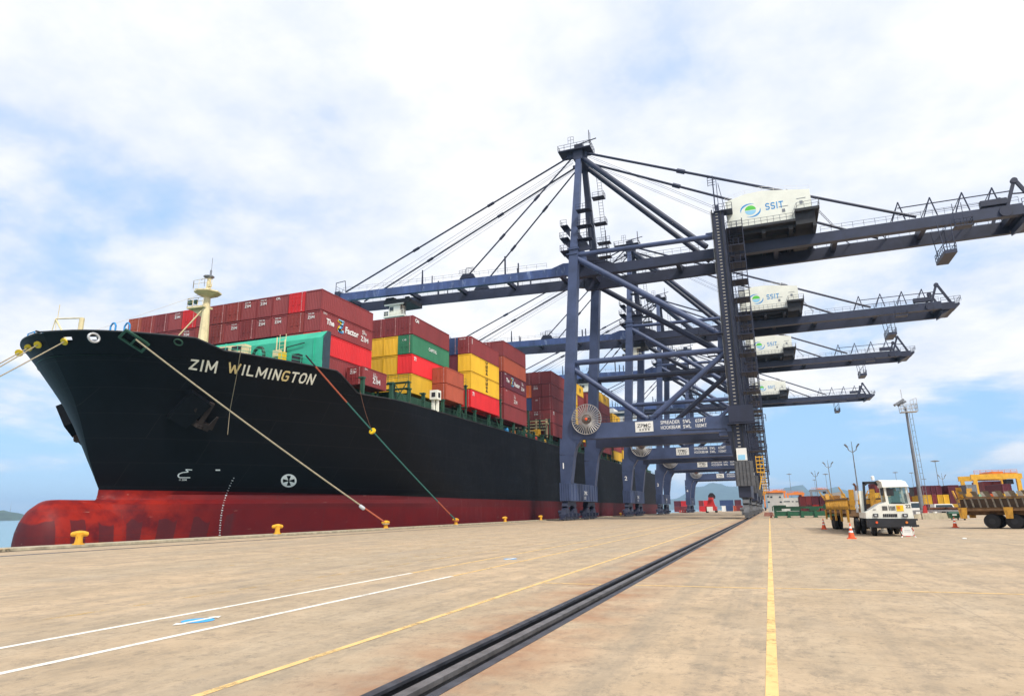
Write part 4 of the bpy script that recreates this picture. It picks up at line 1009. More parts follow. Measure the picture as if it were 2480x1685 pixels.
for i in range(11): y = YN-1+i*1.98; g.box(wx(5)+.95, wx(5)+1.05, y-.1, y+.1, 3.5, 6.5)
for i in range(5): g.box(wx(5)-.9+i*.42, wx(5)-.8+i*.42, YN-1.52, YN-1.4, 3.5, 6.5)
sill = g.build('sill_beam', 'blue', crane)
g = MB(); g.text('ZPMC', (wx(5)+1.06, YN+8, 4.6), (0, 1, 0), (0, 0, 1), .7, bold=.02); g.build('lettering', 'decal_white', sill); g = MB(); g.text('SSIT', (wx(5)+1.06, YN+8, 3.8), (0, 1, 0), (0, 0, 1), .5, bold=.02); g.build('lettering', 'decal_white', sill)
bogies(XW)
g = MB(); g.box(LX-.95, LX+.95, YN-1.4, YFAR+1.4, 3.4, 6.4); g.build('sill_beam', 'shadeblue', crane)
bogies(LX, bmat='cabinet')
# portal beams across the quay
for y in (YN, YFAR):
    g = MB(); x0, x1 = wx(15.5)+.8, LX-1.0
    g.box(x0, x1, y-.85, y+.85, 14.25, 17.0)
    g.box(x1-2.2, x1+.2, y-.7, y+.7, 13.6, 14.25)
    g.prism([(x0-.3, y-.8, 14.25), (x0+1.7, y-.8, 14.25), (x0-.3, y-.8, 11.4)], (0, 1.6, 0))
    pb = g.build('portal_beam', 'blue' if y == YN else 'midshadeblue', crane)
    g = MB(); g.rail([(x0+5, y-.75, 17), (x1, y-.75, 17)], 1.0, 1.5, .03); g.path([(-13, y-.9, 14.9), (-5.6, y-.9, 14.75), (-5.4, y-.9, 14.4)], .06); g.build('handrail', 'shadeblue', pb)
    if y == YN:
        g = MB(); g.box(-20.75, -17.6, y-.93, y-.87, 14.95, 16.75); sg = g.build('maker_plate', 'white', crane)
        g = MB(); g.text('ZPMC', (-20.4, y-.945, 15.75), (1, 0, 0), (0, 0, 1), .62, width=2.4, bold=.01); [(g.box(x-.16, x+.16, y-.96, y-.945, 15.2, 15.27), g.box(x-.16, x+.16, y-.96, y-.945, 15.4, 15.47), g.box(x-.04, x+.04, y-.96, y-.945, 15.27, 15.4)) for x in (-19.9, -19.4, -18.9, -18.4)]; g.box(-19.3, -18.1, y-.96, y-.945, 15.62, 15.68); g.build('lettering', 'decal_black', sg)
        for z, rows in ((16.08, (('SPREADER', -16.3, 3.3), ('SWL', -12.5, 1.35), ('65MT', -10.4, 1.75))), (15.2, (('HOOKBEAM', -16.3, 3.3), ('SWL', -12.5, 1.35), ('100MT', -10.4, 1.85)))):
            for tx, x, w in rows: g = MB(); g.text(tx, (x, y-.87, z), (1, 0, 0), (0, 0, 1), .62, width=w, bold=.006); g.build('load_lettering', 'decal_white', crane)
# bracing of the two side frames
def brace(p, q, r, m='blue'):
    g = MB(); g.tube(p, q, r, 14); d = (Vector(q)-Vector(p)).normalized()
    for e, s in ((Vector(p), 1), (Vector(q), -1)): g.tube(e, e+d*s*1.2, r*1.02, 4) if False else None
    return g.build('brace', m, crane, smooth=True)
for y in (YN, YFAR):
    m = 'blue' if y == YN else 'midshadeblue'  # far frame gets the blue with shade painted in
    brace((wx(28.6)+.6, y, 28.7), (LX-1, y, 28.5), .52, m)
    brace((wx(27.6)+.4, y, 27.6), (-18.6, y, 17.2), .50, m)
    brace((-18.0, y, 17.2), (LX-.9, y, 28.1), .50, m)
    brace((wx(49.6), y, 49.9), (LX-1, y, 31.0), .58, m)
    brace((wx(50.5), y, 50.3), (LX-1, y, 49.8), .46, m)
    for (x, z, a, b) in ((wx(28)+.9, 28.1, 1.7, 1.6), (-18.3, 17.4, 2.6, .9), (LX-1.4, 29.8, 1.6, 2.4), (wx(50)+1.2, 49.9, 2.6, 2.0), (LX-1.6, 49.9, 2.2, 1.4)):
        g = MB(); g.prism([(x-a/2, y-.12, z-b/2), (x+a/2, y-.12, z-b/2), (x+a/2*.7, y-.12, z+b/2), (x-a/2*.7, y-.12, z+b/2)], (0, .24, 0))
        g.build('gusset_plate', m, crane)
    g = MB(); g.box(LX-5.0, LX-1.0, y-1.4, y-.5, 31.2, 31.35); g.rail([(LX-5, y-1.4, 31.35), (LX-1, y-1.4, 31.35)], 1.1, 1.2, .04); g.rail([(LX-5, y-1.4, 31.35), (LX-5, y-.5, 31.35)], 1.1, 1.2, .04)
    g.build('work_platform', 'shadeblue', crane)
# cross ties between near and far frames
for x, z, w, h in ((wx(51)+.1, 50.4, 1.5, 1.5), (LX, 51.0, 1.8, 2.2), (LX, 28.0, 1.0, 1.4), (LX, 15.6, 1.2, 2.2)):
    g = MB(); g.box(x-w/2, x+w/2, YN+.9, YFAR-.9, z-h/2, z+h/2); g.build('cross_tie', 'midshadeblue', crane)
# girders and boom
def girder(name, y, m):
    g = MB(); g.box(-31.5, 43.5, y-.6, y+.6, 47.5, 49.3); g.box(-31.5, 43.5, y-.65, y+.65, 47.40, 47.5)
    s = 1 if y < YM_ else -1
    if y == GF: g.box(-31.5, 43.5, y-.9, y-.1, 47.0, 47.4)
    gd = g.build(name, m, crane)
    out = y-s*.75
    for xa, xb in ((-29, -6), (13.5, 43)): g = MB(); g.rail([(xa, out, 49.3), (xb, out, 49.3)], 1.1, 1.7, .03); g.build('handrail', 'shadeblue', gd)
    g = MB(); zb = lambda x: 48.2+(-33-x)*.033
    g.prism([(-32.2, y-.55, 47.9), (-32.2, y-.55, 50.7), (-34.5, y-.55, 50.9), (-37, y-.55, zb(-37)+1.8), (-89, y-.55, zb(-89)+1.75), (-89, y-.55, zb(-89)), (-34, y-.55, zb(-34))], (0, 1.1, 0))
    if y == GF: g.beam((-34, y+s*.35, zb(-34)-.25), (-88.5, y+s*.35, zb(-88.5)-.25), .5, .5)
    bm_ = g.build('boom', 'boomblue' if y == GN else 'midshadeblue', crane)
    g = MB(); g.rail([(-38, out, zb(-38)+2.05), (-88, out, zb(-88)+2)], 1.0, 2.2, .025); g.build('handrail', 'shadeblue', bm_)
    g = MB(); x = -67.5; g.prism([(x-.2, y, zb(x)+2), (x+.2, y, zb(x)+2), (x+.08, y, zb(x)+5.3), (x-.12, y, zb(x)+5.3)], (0, .2, 0)); g.build('boom_bracket', 'shadeblue', bm_); g = MB(); x = -65; g.tube((x, y, zb(x)+1.7), (x, y, zb(x)+3.6), .12); g.build('boom_bracket', 'shadeblue', bm_); g = MB()
    x = -47.5; g.tube((x, y, zb(x)+2), (x, y, zb(x)+6.0), .2); g.build('boom_bracket', 'shadeblue', bm_); g = MB(); g.tube((x+3, y, zb(x)+1.7), (x+3, y, zb(x)+4), .16); g.build('boom_bracket', 'shadeblue', bm_)
    x = -56.5; g = MB(); g.prism([(x-1.6, y-.4, zb(x)+2), (x+2.0, y-.4, zb(x)+2), (x+1.5, y-.4, zb(x)+2.9), (x-.8, y-.4, zb(x)+3.1)], (0, .8, 0)); g.path([(x-.2, y, zb(x)+3), (x-.2, y, zb(x)+4.4), (x+1.6, y, zb(x)+4.4)], .07); g.rail([(x-1.6, y-.5, zb(x)+3), (x+2, y-.5, zb(x)+3)], .9, .7, .04); g.build('stay_bracket', 'shadeblue', bm_)
    return gd, bm_, zb
gn, bn, zb = girder('girder', GN, 'midshadeblue'); gf, bf, zb = girder('girder', GF, 'shadeblue')
g = MB()
for x in (-29, -12, 6, 16, 30, 43): g.box(x-.4, x+.4, GN+.6, GF-.6, 48.2, 49.4)
for x in range(-26, 43, 6): g.tube((x, GN+.6, 49.2), (x+3, GF-.6, 49.2), .09, 5)
g.build('girder_tie', 'shadeblue', crane)
g = MB()
for x in (-36, -48, -60, -72, -88.6): g.box(x-.35, x+.35, GN+.55, GF-.55, zb(x)+.9, zb(x)+1.8)
g.box(-90.2, -88.9, GN-1, GF+1, zb(-89)+.6, zb(-89)+2.2); g.rail([(-89.8, GN-1, zb(-89)+2.2), (-89.8, GF+1, zb(-89)+2.2)], 1.3, 1.2, .04); g.path([(-90, GN-.8, zb(-89)+2.2), (-90, GN-.8, zb(-89)+4.4), (-87.5, GN-.8, zb(-89)+4.6), (-87.2, GN-.8, zb(-89)+2)], .09)
g.build('boom_tie', 'shadeblue', crane)
# hinge block with gusset at the waterside legs
for y in (GN, GF):
    g = MB(); g.prism([(-32, y-.7, 47.4), (-23, y-.7, 47.5), (-24.5, y-.7, 49.6), (-28, y-.7, 51.2), (-30.5, y-.7, 53.3), (-32.2, y-.7, 53.0)], (0, 1.4, 0)); g.build('hinge_block', 'shadeblue', crane)
# A-frame
AP_ = (-30.6, 78)
for y, ya in ((YN, 122.2), (YFAR, 127.0)):
    g = MB(); g.beam((wx(51.6), y, 51.6), (AP_[0], ya, 75.0), 1.55, 1.5, (0, 1, 0), 1.1, 1.1); g.build('mast_leg', 'blue' if y == YN else 'shadeblue', crane)
g = MB(); g.box(AP_[0]-1.0, AP_[0]+1.0, 121.4, 127.8, 74.3, 76.4); g.prism([(AP_[0]-2.6, 122, 75.35), (AP_[0]+1.8, 122, 74.15), (AP_[0]+1.8, 122, 76.05), (AP_[0]-2.6, 122, 76.05)], (0, .5, 0)); g.prism([(AP_[0]-2.6, 126.7, 75.35), (AP_[0]+1.8, 126.7, 74.15), (AP_[0]+1.8, 126.7, 76.05), (AP_[0]-2.6, 126.7, 76.05)], (0, .5, 0))
ah = g.build('apex_head', 'midshadeblue', crane)
g = MB(); g.box(AP_[0]-4.2, AP_[0]+2.9, 120.7, 124.6, 76.35, 76.60); g.rail([(AP_[0]-4.2, 120.7, 76.60), (AP_[0]+2.9, 120.7, 76.60), (AP_[0]+2.9, 124.6, 76.60), (AP_[0]-4.2, 124.6, 76.60), (AP_[0]-4.2, 120.7, 76.60)], 1.2, 1.4, .05)
g.cbox((AP_[0]+.2, 122, 77.15), 1.8, 1.6, 1.1); g.tube((AP_[0]-.5, 122, 77.95), (AP_[0]+4, 122, 78.65), .12); g.tube((AP_[0]+2.6, 122.4, 76.75), (AP_[0]+2.6, 122.4, 80.55), .05); g.tube((AP_[0]+2.9, 120, 76.55), (AP_[0]+2.9, 120, 79.65), .09); g.rail([(AP_[0]-1.8, 120.5, 77.75), (AP_[0]-.6, 120.5, 77.75)], 1.5, .6, .04)
g.build('apex_platform', 'shadeblue', ah)
g = MB()           # ladder run with landings behind the far mast leg
f0, f1 = Vector((wx(51.6)+1.7, YFAR+.3, 52)), Vector((AP_[0]+2.3, 127.6, 73.8))
for i in range(4):
    p, q = f0.lerp(f1, i/4), f0.lerp(f1, (i+1)/4-.02); g.ladder(p+Vector((.7, 0, 0)), q+Vector((.5, 0, 0)), (1, 0, 0), .9, .6, .045)
    g.box(p.x-1.2, p.x+1.5, p.y-.9, p.y+.9, p.z-.1, p.z+.08); g.rail([(p.x-1, p.y-.9, p.z), (p.x+1.5, p.y-.9, p.z), (p.x+1.5, p.y+.9, p.z)], 1.1, 1, .04)
g.build('mast_ladder', 'shadeblue', crane)
# stays
def stay(p, q, r, name='stay_bar', m='blue'):
    g = MB(); g.tube(p, q, r, 8); P, Q = Vector(p), Vector(q)
    n = 3
    for i in range(1, n): c = P.lerp(Q, i/n); d = (Q-P).normalized(); g.tube(c-d*.8, c+d*.8, r*1.7, 6)
    g.build(name, m, crane, smooth=True)
for y, ya in ((GN, 122.2), (GF, 127.0)):
    stay((AP_[0]-2.0, ya, 75.65), (-87.8, y, zb(-88)+2.2), .19, 'forestay', 'midshadeblue')
    stay((AP_[0]-1.6, ya, 75.15), (-56.2, y, zb(-56)+2.7), .17, 'forestay', 'midshadeblue')
    stay((AP_[0]+1.6, ya, 75.75), (28.6 if y == GN else 23.8, y, 49.8), .27, 'backstay', 'midshadeblue')
    g = MB(); g.tube((AP_[0]+.9, ya, 74.65), (-6.2, y, 50.0), .56, 12); g.build('mast_strut', 'midshadeblue' if y == GN else 'shadeblue', crane, smooth=True)
g = MB()
for i, (dx, dz) in enumerate(((0, 0), (.5, -.9), (-.2, -1.4))):
    for y in (123.2, 125.9): g.tube((AP_[0]-1.5, y, 75.25+dz*.5), (-84+i*2.6, y, zb(-85)+2.1), .035, 4)
for y in (122.5, 126.5): g.tube((AP_[0]+1, y, 75.95), (-2.5, y, 57.5), .03, 4); g.tube((AP_[0]+1, y, 75.55), (-1.5, y, 56.4), .03, 4)
g.build('hoist_rope', 'shadeblue', crane)
# machinery house
HX0, HX1, HY0, HY1 = -2.0, 12.3, 117.2, 131.4
ridge = [(HX0, 51.0), (HX0, 56.7), (1.6, 57.6), (4.5, 57.7), (12.3, 56.5), (12.3, 52.7), (9.4, 52.7), (9.4, 51.0)]
g = MB(); g.prism([(x, HY0, z) for x, z in ridge], (0, HY1-HY0, 0))
mh = g.build('machinery_house', 'ivory', crane)
g = MB(); Yw = HY0-.012; cx, cz = 2.2, 54.2
def arc(cx, cz, rx, rz, a0, a1, w0, w1, tilt=0.0, n=22):
    pts_o = []; pts_i = []
    for i in range(n+1):
        f = i/n; a = a0+(a1-a0)*f; w = w0+(w1-w0)*abs(math.sin(math.pi*f))
        for lst, k in ((pts_o, 1), (pts_i, 1-w)):
            x, z = math.cos(a)*rx*k, math.sin(a)*rz*k; lst.append((cx+x*math.cos(tilt)-z*math.sin(tilt), Yw, cz+x*math.sin(tilt)+z*math.cos(tilt)))
    for i in range(n): g.quad(pts_o[i], pts_o[i+1], pts_i[i+1], pts_i[i])
arc(cx, cz, 1.75, 1.35, R(75), R(205), .02, .20, R(-12)); g.build('logo_swirl', 'logo_blue', mh); g = MB(); arc(cx, cz, 1.75, 1.35, R(255), R(385), .02, .20, R(-12))
g.build('logo_swirl', 'logo_blue', mh); g = MB(); g.text('SSIT', (4.75, Yw, 53.75), (1, 0, 0), (0, 0, 1), 1.35, width=3.0, bold=.03)
g.build('logo_lettering', 'logo_blue', mh); g = MB(); g.poly([(cx+.95*math.cos(a*math.pi/16), Yw-.004, cz+.1+.85*math.sin(a*math.pi/16)) for a in range(0, 17)])
g.cur = 1; g.poly([(cx+.95*math.cos(a*math.pi/16), Yw-.004, cz-.02+.85*math.sin(a*math.pi/16)) for a in range(16, 33)])
g.build('logo_globe', ['logo_green', 'logo_sky'], mh)
g = MB()
for x, z in ((7.7, 53.2), (10.7, 54.2)): g.box(x-.25, x+.25, HY0-.05, HY0, z-.3, z+.3); g.box(x-.7, x+.8, HY0-.05, HY0-.002, z+.75, z+.83)
g.build('vent', 'steel', mh)
g = MB(); g.rail([(x, HY0+.3, z) for x, z in ridge[1:5]], .9, 2, .03); g.build('roof_railing', 'white', mh)
g = MB(); g.box(-2.6, 9.4, 116.4, 132.2, 50.55, 50.99); g.box(9.4, 13.4, 116.2, 132.2, 52.2, 52.69); g.box(9.42, 12.6, 117, 131.5, 50.0, 52.2)
for y in (118, 121, 124.3, 127.6, 131): g.box(-2.0, 9.4, y-.25, y+.25, 50.0, 50.55)
for x in (-.8, 4, 8.5, 12.4): g.box(x-.3, x+.3, 117, 131.5, 49.32, 50.0)
hp = g.build('house_platform', 'dark', crane)
g = MB(); g.rail([(-2.6, 116.45, 51), (9.0, 116.45, 51), (9.8, 116.3, 52.7), (13.4, 116.1, 52.7), (13.4, 132, 52.7)], 1.15, 1.1, .04); g.ladder((13.0, 117, 52.4), (15.5, 119.5, 49.8), (0, 1, 0), .8, .4, .05); g.build('handrail', 'steel', hp)
# rear end: pylons, sheaves and hanging maintenance basket
for x in (26.2, 31.0, 35.7, 40.0):
    for y in (GN,): 
        g = MB(); g.tube((x-1.3, y, 49.6), (x, y, 53.0), .11, 6); g.tube((x+.7, y, 49.6), (x, y, 53.0), .11, 6); g.tube((x-1.3, GF, 49.6), (x, GN, 53.0), .07, 6); g.build('cable_pylon', 'midshadeblue', crane)
g = MB(); g.tube((26.0, GN, 51.9), (42.5, GN, 51.9), .10, 6); g.tube((26.0, GN+.3, 50.6), (38, GN+.3, 50.6), .05, 5); g.build('cable_rail', 'midshadeblue', crane)
g = MB(); [(g.beam((41.6, y, 49.3), (43.2, y, 53.6), .5, .42, (0, 1, 0)), g.beam((45.6, y, 48.8), (43.3, y, 53.8), .5, .42, (0, 1, 0)), g.beam((42.3, y, 51.4), (44.5, y, 51.2), .2, .2), g.lathe((43.2, y-.3, 53.6), (0, 1, 0), [(0, .5), (.6, .5)], 10)) for y in (GN, GF)]
g.box(37.8, 41.5, GN-.8, GN+.2, 49.6, 50.6); g.box(43.4, 46.3, GN-.4, GF+.4, 47.2, 48.9); g.prism([(43.4, GN+.2, 46.2), (47.4, GN+.2, 48.2), (47.4, GN+.2, 48.8), (43.4, GN+.2, 47.6)], (0, 6, 0)); g.rail([(43.5, GN-.5, 48.9), (47.6, GN-.5, 49.0), (47.6, GF, 49.0)], 1.2, 1.2, .05)
g.lathe((41.0, GN-.9, 48.2), (0, 1, 0), [(0, .9), (.15, .95), (.3, .9)], 16)
g.build('rear_sheave_frame', 'shadeblue', crane)
g = MB()
for x, y in ((28.6, 119.3), (30.6, 119.3), (28.6, 123.5), (30.6, 123.5)): g.tube((x+(.5 if x < 30 else 0), y, 41.2), (x, y, 47.6), .07, 5)
g.box(29.0, 30.8, 119.2, 125.2, 40.7, 41.3); g.rail([(29.0, 119.3, 41.3), (30.8, 119.3, 41.3), (30.8, 125.1, 41.3), (29.0, 125.1, 41.3), (29, 119.3, 41.3)], 1.1, 1.0, .05)
for z in (42.5, 44.5): g.tube((28.9, 119.3, z), (30.6, 119.3, z+1.6), .045, 4); g.tube((28.9, 123.5, z), (30.6, 123.5, z+1.6), .045, 4)
g.box(31.2, 33.8, 119.4, 121.2, 45.2, 45.4); g.rail([(31.2, 119.4, 45.4), (33.8, 119.4, 45.4), (33.8, 121.2, 45.4)], 1.1, .8, .05); g.tube((31.3, 119.5, 45.3), (31.3, 119.5, 50.5), .06, 5); g.tube((32.6, 119.5, 45.3), (32.6, 119.5, 50.5), .06, 5)
for v in g.v: v.x += 2.2; v.z += 1.2 if v.z < 47 else 0
g.build('maintenance_basket', 'midshadeblue', crane)
# landside stair tower, lift track and spire
g = MB()
zs = [7.5+3.3*i for i in range(14)]
for i, z in enumerate(zs):
    g.box(LX+1.2, LX+4.0, YN-1.2, YN+2.2, z, z+.12); g.rail([(LX+1.3, YN-1.2, z+.12), (LX+4.0, YN-1.2, z+.12), (LX+4.0, YN+2.2, z+.12)], 1.1, .9, .045)
    if i < len(zs)-1:
        ya, yb_ = (YN-.8, YN+1.8) if i % 2 else (YN+1.8, YN-.8)
        for x in (LX+2.2, LX+3.2): g.beam((x, ya, z+.1), (x, yb_, z+3.35), .06, .24)
        for k in range(1, 11): f = k/11; g.box(LX+2.2, LX+3.2, ya+(yb_-ya)*f-.12, ya+(yb_-ya)*f+.12, z+.1+3.3*f, z+.14+3.3*f)
        g.ladder((LX+1.5, YN-1.1, z), (LX+1.5, YN-1.1, z+3.3), (1, 0, 0), .5, .4, .035)
for x, y in ((LX+4.0, YN-1.2), (LX+4.0, YN+2.2), (LX+1.25, YN+2.2)): g.box(x-.07, x+.07, y-.07, y+.07, 7, 52)
g.build('stair_tower', 'shadeblue', crane)
g = MB()
g.box(LX-1.05, LX-.85, YN-1.15, YN-.95, 7, 54.5); g.box(LX+.5, LX+.62, YN-1.25, YN-.95, 7, 54); g.cur = 1
for i in range(78): z = 8+i*.6; g.box(LX-.35, LX+.05, YN-1.05, YN-.96, z, z+.14)
g.box(LX-1.22, LX-1.16, YN-.8, YN-.7, 7, 54.5)
g.build('lift_track', ['dark', 'rim'], crane)
g = MB(); g.box(LX-1.4, LX+2.6, YN-1.9, YN-.96, 15.6, 18.4); g.box(LX-1.7, LX+3.4, YN-2.0, YN-.9, 15.3, 15.5); g.rail([(LX-5.2, YN-1.9, 17.2), (LX-1.5, YN-1.9, 17.2)], 1.1, .9, .045); g.rail([(LX+2.6, YN-1.9, 15.5), (LX+4.4, YN-1.9, 15.5)], 1.1, .9, .045); g.build('lift_landing', 'shadeblue', crane)
g = MB(); g.box(LX-1.2, LX+1.7, YN-1.9, YN-.97, 5.2, 9.2); g.cur = 1
for i in range(5): g.box(LX-1.1+i*.55, LX-1.03+i*.55, YN-1.96, YN-1.9, 5.3, 9.1)
g.build('power_cabinet', ['cabinet', 'dark'], crane)
g = MB(); g.box(LX-.7, LX+.9, YN-1.8, YN-.97, 9.3, 11.3); g.cur = 1; g.box(LX-.5, LX+.6, YN-1.83, YN-1.8, 9.4, 10.2); g.build('control_box', ['white', 'logo_sky'], crane)
g = MB()
for z in (7.3, 7.9, 8.5, 9.1, 9.7): g.path([(LX+2.2, YN-1.3, z), (LX+2.2, YN-2.1, z), (LX+3.3, YN-2.1, z), (LX+3.3, YN-1.3, z)], .07, 5)
for x in (LX+2.2, LX+2.75, LX+3.3): g.tube((x, YN-2.1, 7.2), (x, YN-2.1, 9.9), .05, 5)
g.tube((LX+2.3, YN-2.1, 4.6), (LX+2.8, YN-2.1, 6.6), .08, 5); g.build('ladder_cage', 'yellow', crane)
g = MB(); g.box(LX-.35, LX+.35, YN-.5, YN+.5, 54, 55.6); g.tube((LX-.3, YN, 54), (LX-.3, YN, 61.8), .11, 6)
for z in (60.0, 60.5, 61.0, 61.5): g.tube((LX-1.2, YN, z), (LX+.1, YN, z), .06, 4)
g.tube((LX-1.2, YN, 59.8), (LX-1.2, YN, 61.6), .05, 4); g.ladder((LX+.3, YN, 55), (LX+.3, YN, 61), (0, 1, 0), .8, .5, .05); g.ladder((LX+1.6, YN, 53), (LX+.6, YN, 60), (0, 1, 0), .8, .5, .04)
g.box(LX-.6, LX+2.6, YN-1.3, YN+1.2, 54.0, 54.15); g.rail([(LX-.6, YN-1.3, 54.15), (LX+2.6, YN-1.3, 54.15), (LX+2.6, YN+1.2, 54.15)], 1.2, .9, .045); g.build('spire', 'midshadeblue', crane)
# platforms round the waterside leg heads
for y in (YN, YFAR):
    g = MB()
    for z, w in ((50.9, 1.9), (53.6, 1.9), (56.2, 1.7)):
        x = wx(51)-.2; g.box(x-w-.4, x-.6, y-1.6, y+1.5, z, z+.12); g.rail([(x-.8, y-1.6, z+.12), (x-w-.4, y-1.6, z+.12), (x-w-.4, y+1.5, z+.12)], 1.1, .9, .04)
        g.prism([(x-w-.3, y-.1, z), (x-.6, y-.1, z), (x-.6, y-.1, z-2.0)], (0, .2, 0))
    x = wx(51)+2.2
    for z in (53.2, 56.0, 59.4): g.box(x-1.4, x+1.5, y-.9, y+.9, z, z+.12); g.rail([(x-1.4, y-.9, z+.1), (x+1.5, y-.9, z+.1)], 1.1, .8, .04)
    g.tube((x+.4, y, 51), (x+.4, y, 62.5), .10, 6); g.tube((x+1.2, y, 51), (x+1.2, y, 58), .06, 5)
    g.prism([(wx(51)+.8, y-.12, 51), (wx(51)+3.6, y-.12, 51), (wx(51)+.8, y-.12, 55.2)], (0, .24, 0))
    g.build('head_platform', 'shadeblue', crane)
MT['reelgrey'] = mat('reel_grey', (.36, .34, .32), .5, .2, var=.2)
MT['reelbrown'] = mat('reel_brown', (.16, .12, .10), .7, var=.3, rust=.3)
# cable reel on the near portal beam
rc = Vector((-29.35, YN-1.75, 17.7)); g = MB(); g.ring(rc, (0, 1, 0), 2.72, .07, 40); pass
reel = g.build('cable_reel', 'reelgrey', crane)
g = MB()
for i in range(36):
    a = 2*math.pi*i/36; d = Vector((math.cos(a), 0, math.sin(a)))
    g.tube(rc+d*.9, rc+d*2.70, .085, 5)
g.build('spokes', 'reelgrey', reel)
g = MB(); g.lathe(rc+Vector((0, -.12, 0)), (0, 1, 0), [(0, .45), (.05, .6), (.15, 1.0), (.5, 1.0), (.6, .8)], 28); g.build('drum', 'reelbrown', reel)
g = MB(); g.lathe(rc+Vector((0, -.3, 0)), (0, 1, 0), [(0, .15), (.05, .26), (.2, .26)], 16); g.build('hub_cap', 'cone', reel)
g = MB(); g.box(rc.x-.25, rc.x+.25, rc.y+.5, YN-.86, rc.z-2.4, rc.z+.2); g.ring(rc+Vector((.55, -.2, -.15)), (0, 1, 0), .35, .06, 12); g.build('reel_bracket', 'dark', reel)
# trolley and operator cabin
def trolley(x, parent, org):
    zt = (zb(x) if x < -33 else 47.5)-1.0
    g = MB(); g.box(x-3.4, x+3.4, GN+.9, GF-.9, zt-.6, zt+.3); g.box(x-3.0, x-1.0, GN+1.2, GF-1.2, zt+.3, zt+1.1)
    for s in (-2.6, 2.6): g.box(x+s-.5, x+s+.5, GN+1, GN+1.5, zt+.2, zt+.75); g.box(x+s-.5, x+s+.5, GF-1.5, GF-1, zt+.2, zt+.75)
    for k in range(5): g.tube((x-2+k, GN+1.4, zt-.5), (x-2+k, GN+1.4, zt-2.2), .08, 5)
    t = g.build('trolley', 'dark', parent, org=org)
    g = MB(); x2 = x-.6
    g.prism([(x2-1.5, GN+1, zt-3.4), (x2+1.5, GN+1, zt-3.4), (x2+1.5, GN+1, zt-.7), (x2-1.3, GN+1, zt-.7)], (0, 2.6, 0)); g.box(x2-2.6, x2+2.7, GN+.6, GN+4, zt-3.75, zt-3.4); g.box(x2-2.4, x2+2.6, GN+.6, GN+.9, zt-1.0, zt-.7); g.rail([(x2-2.6, GN+.6, zt-3.4), (x2+2.7, GN+.6, zt-3.4)], 1.0, .8, .05)
    g.cur = 1; g.box(x2-1.52, x2-1.42, GN+1.1, GN+3.5, zt-3.0, zt-1.4); g.box(x2-1.2, x2-.2, GN+.97, GN+1.0, zt-2.4, zt-1.3); g.box(x2-2.6, x2-1.6, GN+.9, GN+1, zt-3.3, zt-2.2)
    g.build('operator_cabin', ['cream' if False else 'ivory', 'darkglass'], t, org=org)
base = ORG[crane.name].copy()
def number(txt, parent):
    g = MB(); z = 9.1; g.text(txt, (wx(9)-.6, YN-.975, z), (1, 0, 0), (0, 0, 1), 1.05, bold=.02); return g.build('leg_number', 'decal_white', parent, org=base)
OFF = [0, 55.5, 109.0, 194.0]
CL = ['nearest and largest blue gantry crane, leg numbered 1, boom over the bow containers', 'second blue gantry crane, leg numbered 2, just behind the nearest crane', 'third blue gantry crane, leg numbered 3, between the second and farthest cranes', 'farthest and smallest blue gantry crane, leg numbered 4, at the end of the row']
cranes = [crane]
crane['label'] = CL[0]
for i in range(1, 4): cranes.append(dup(crane, (-19, YM_+OFF[i], 0), label=CL[i]))
TX = [at(966, 745, Y=GN+2).x, at(1535, 835, Y=GN+2+OFF[1]).x, at(1422, 935, Y=GN+2+OFF[2]).x, at(1566, 993, Y=GN+2+OFF[3]).x]
for i, c in enumerate(cranes):
    number(str(i+1), c); trolley(TX[i], c, base)
# ------------------------------------------------------------------ terminal tractor
TY = 44.2; TO = Vector((at(2000+1200/7.747, 1297, Y=TY).x, TY, 0))
def T(zx, zy, y=0.0):
    p = at(2000+zx/7.747, 1130+zy/7.747, Y=TY)-TO; return Vector((p.x, y, p.z))
tr = thing('terminal_tractor', 'white terminal tractor numbered 22, facing the camera beside the orange cones', 'tractor', tuple(TO), local=True)
g = MB()
low = [(760, 968), (748, 855), (880, 785), (1000, 700), (1140, 655), (1170, 695), (1590, 690), (1660, 968)]
g.prism([T(*p) for p in low], (0, 1.9, 0)); g.prism([T(*p, 1.9) for p in ((760, 968), (748, 860), (1610, 860), (1650, 968))], (0, 1.3, 0))
MT['tractor'] = mat('tractor_white', (.76, .745, .66), .45, var=.10, scale=2.5, rust=.16, rscale=2.2)
body = g.build('body', 'tractor', tr)
g = MB()
zt, zl = T(1300, 372).z, T(1300, 692).z
xl, xr, xl2, xr2 = T(1140, 690).x, T(1600, 690).x, T(1085, 380).x, T(1530, 372).x
dep = 1.75
for (xa, xb, xc, xd) in ((xl, xl+.13, xl2, xl2+.13), (xr-.13, xr, xr2-.13, xr2)):
    for y in (0, dep-.12): g.prism([(xa, y+.02, zl-.06), (xb, y+.02, zl-.06), (xd, y+.1, zt), (xc, y+.1, zt)], (0, .12, 0))
g.prism([(xl2-.06, -.04, zt-.02), (xr2+.06, -.04, zt-.02), (xr2-.05, .12, zt+.3), (xl2-.08, .12, zt+.34)], (0, dep+.15, 0))
rl, rr = T(985, 245), T(1430, 245)
g.prism([(xl2-.08, .1, zt+.3), (xr2-.04, .1, zt+.28), (rr.x, .35, rr.z), (rl.x+.02, .35, rl.z)], (0, dep-.4, 0))
g.box(xl+.1, xr-.1, dep-.08, dep, zl-.1, zl+.35)
cab = g.build('cab', 'tractor', tr)
g = MB(); g.quad((xl+.12, .03, zl), (xr-.12, .03, zl), (xr2-.13, .10, zt), (xl2+.13, .10, zt)); g.build('windscreen', 'glass', cab)
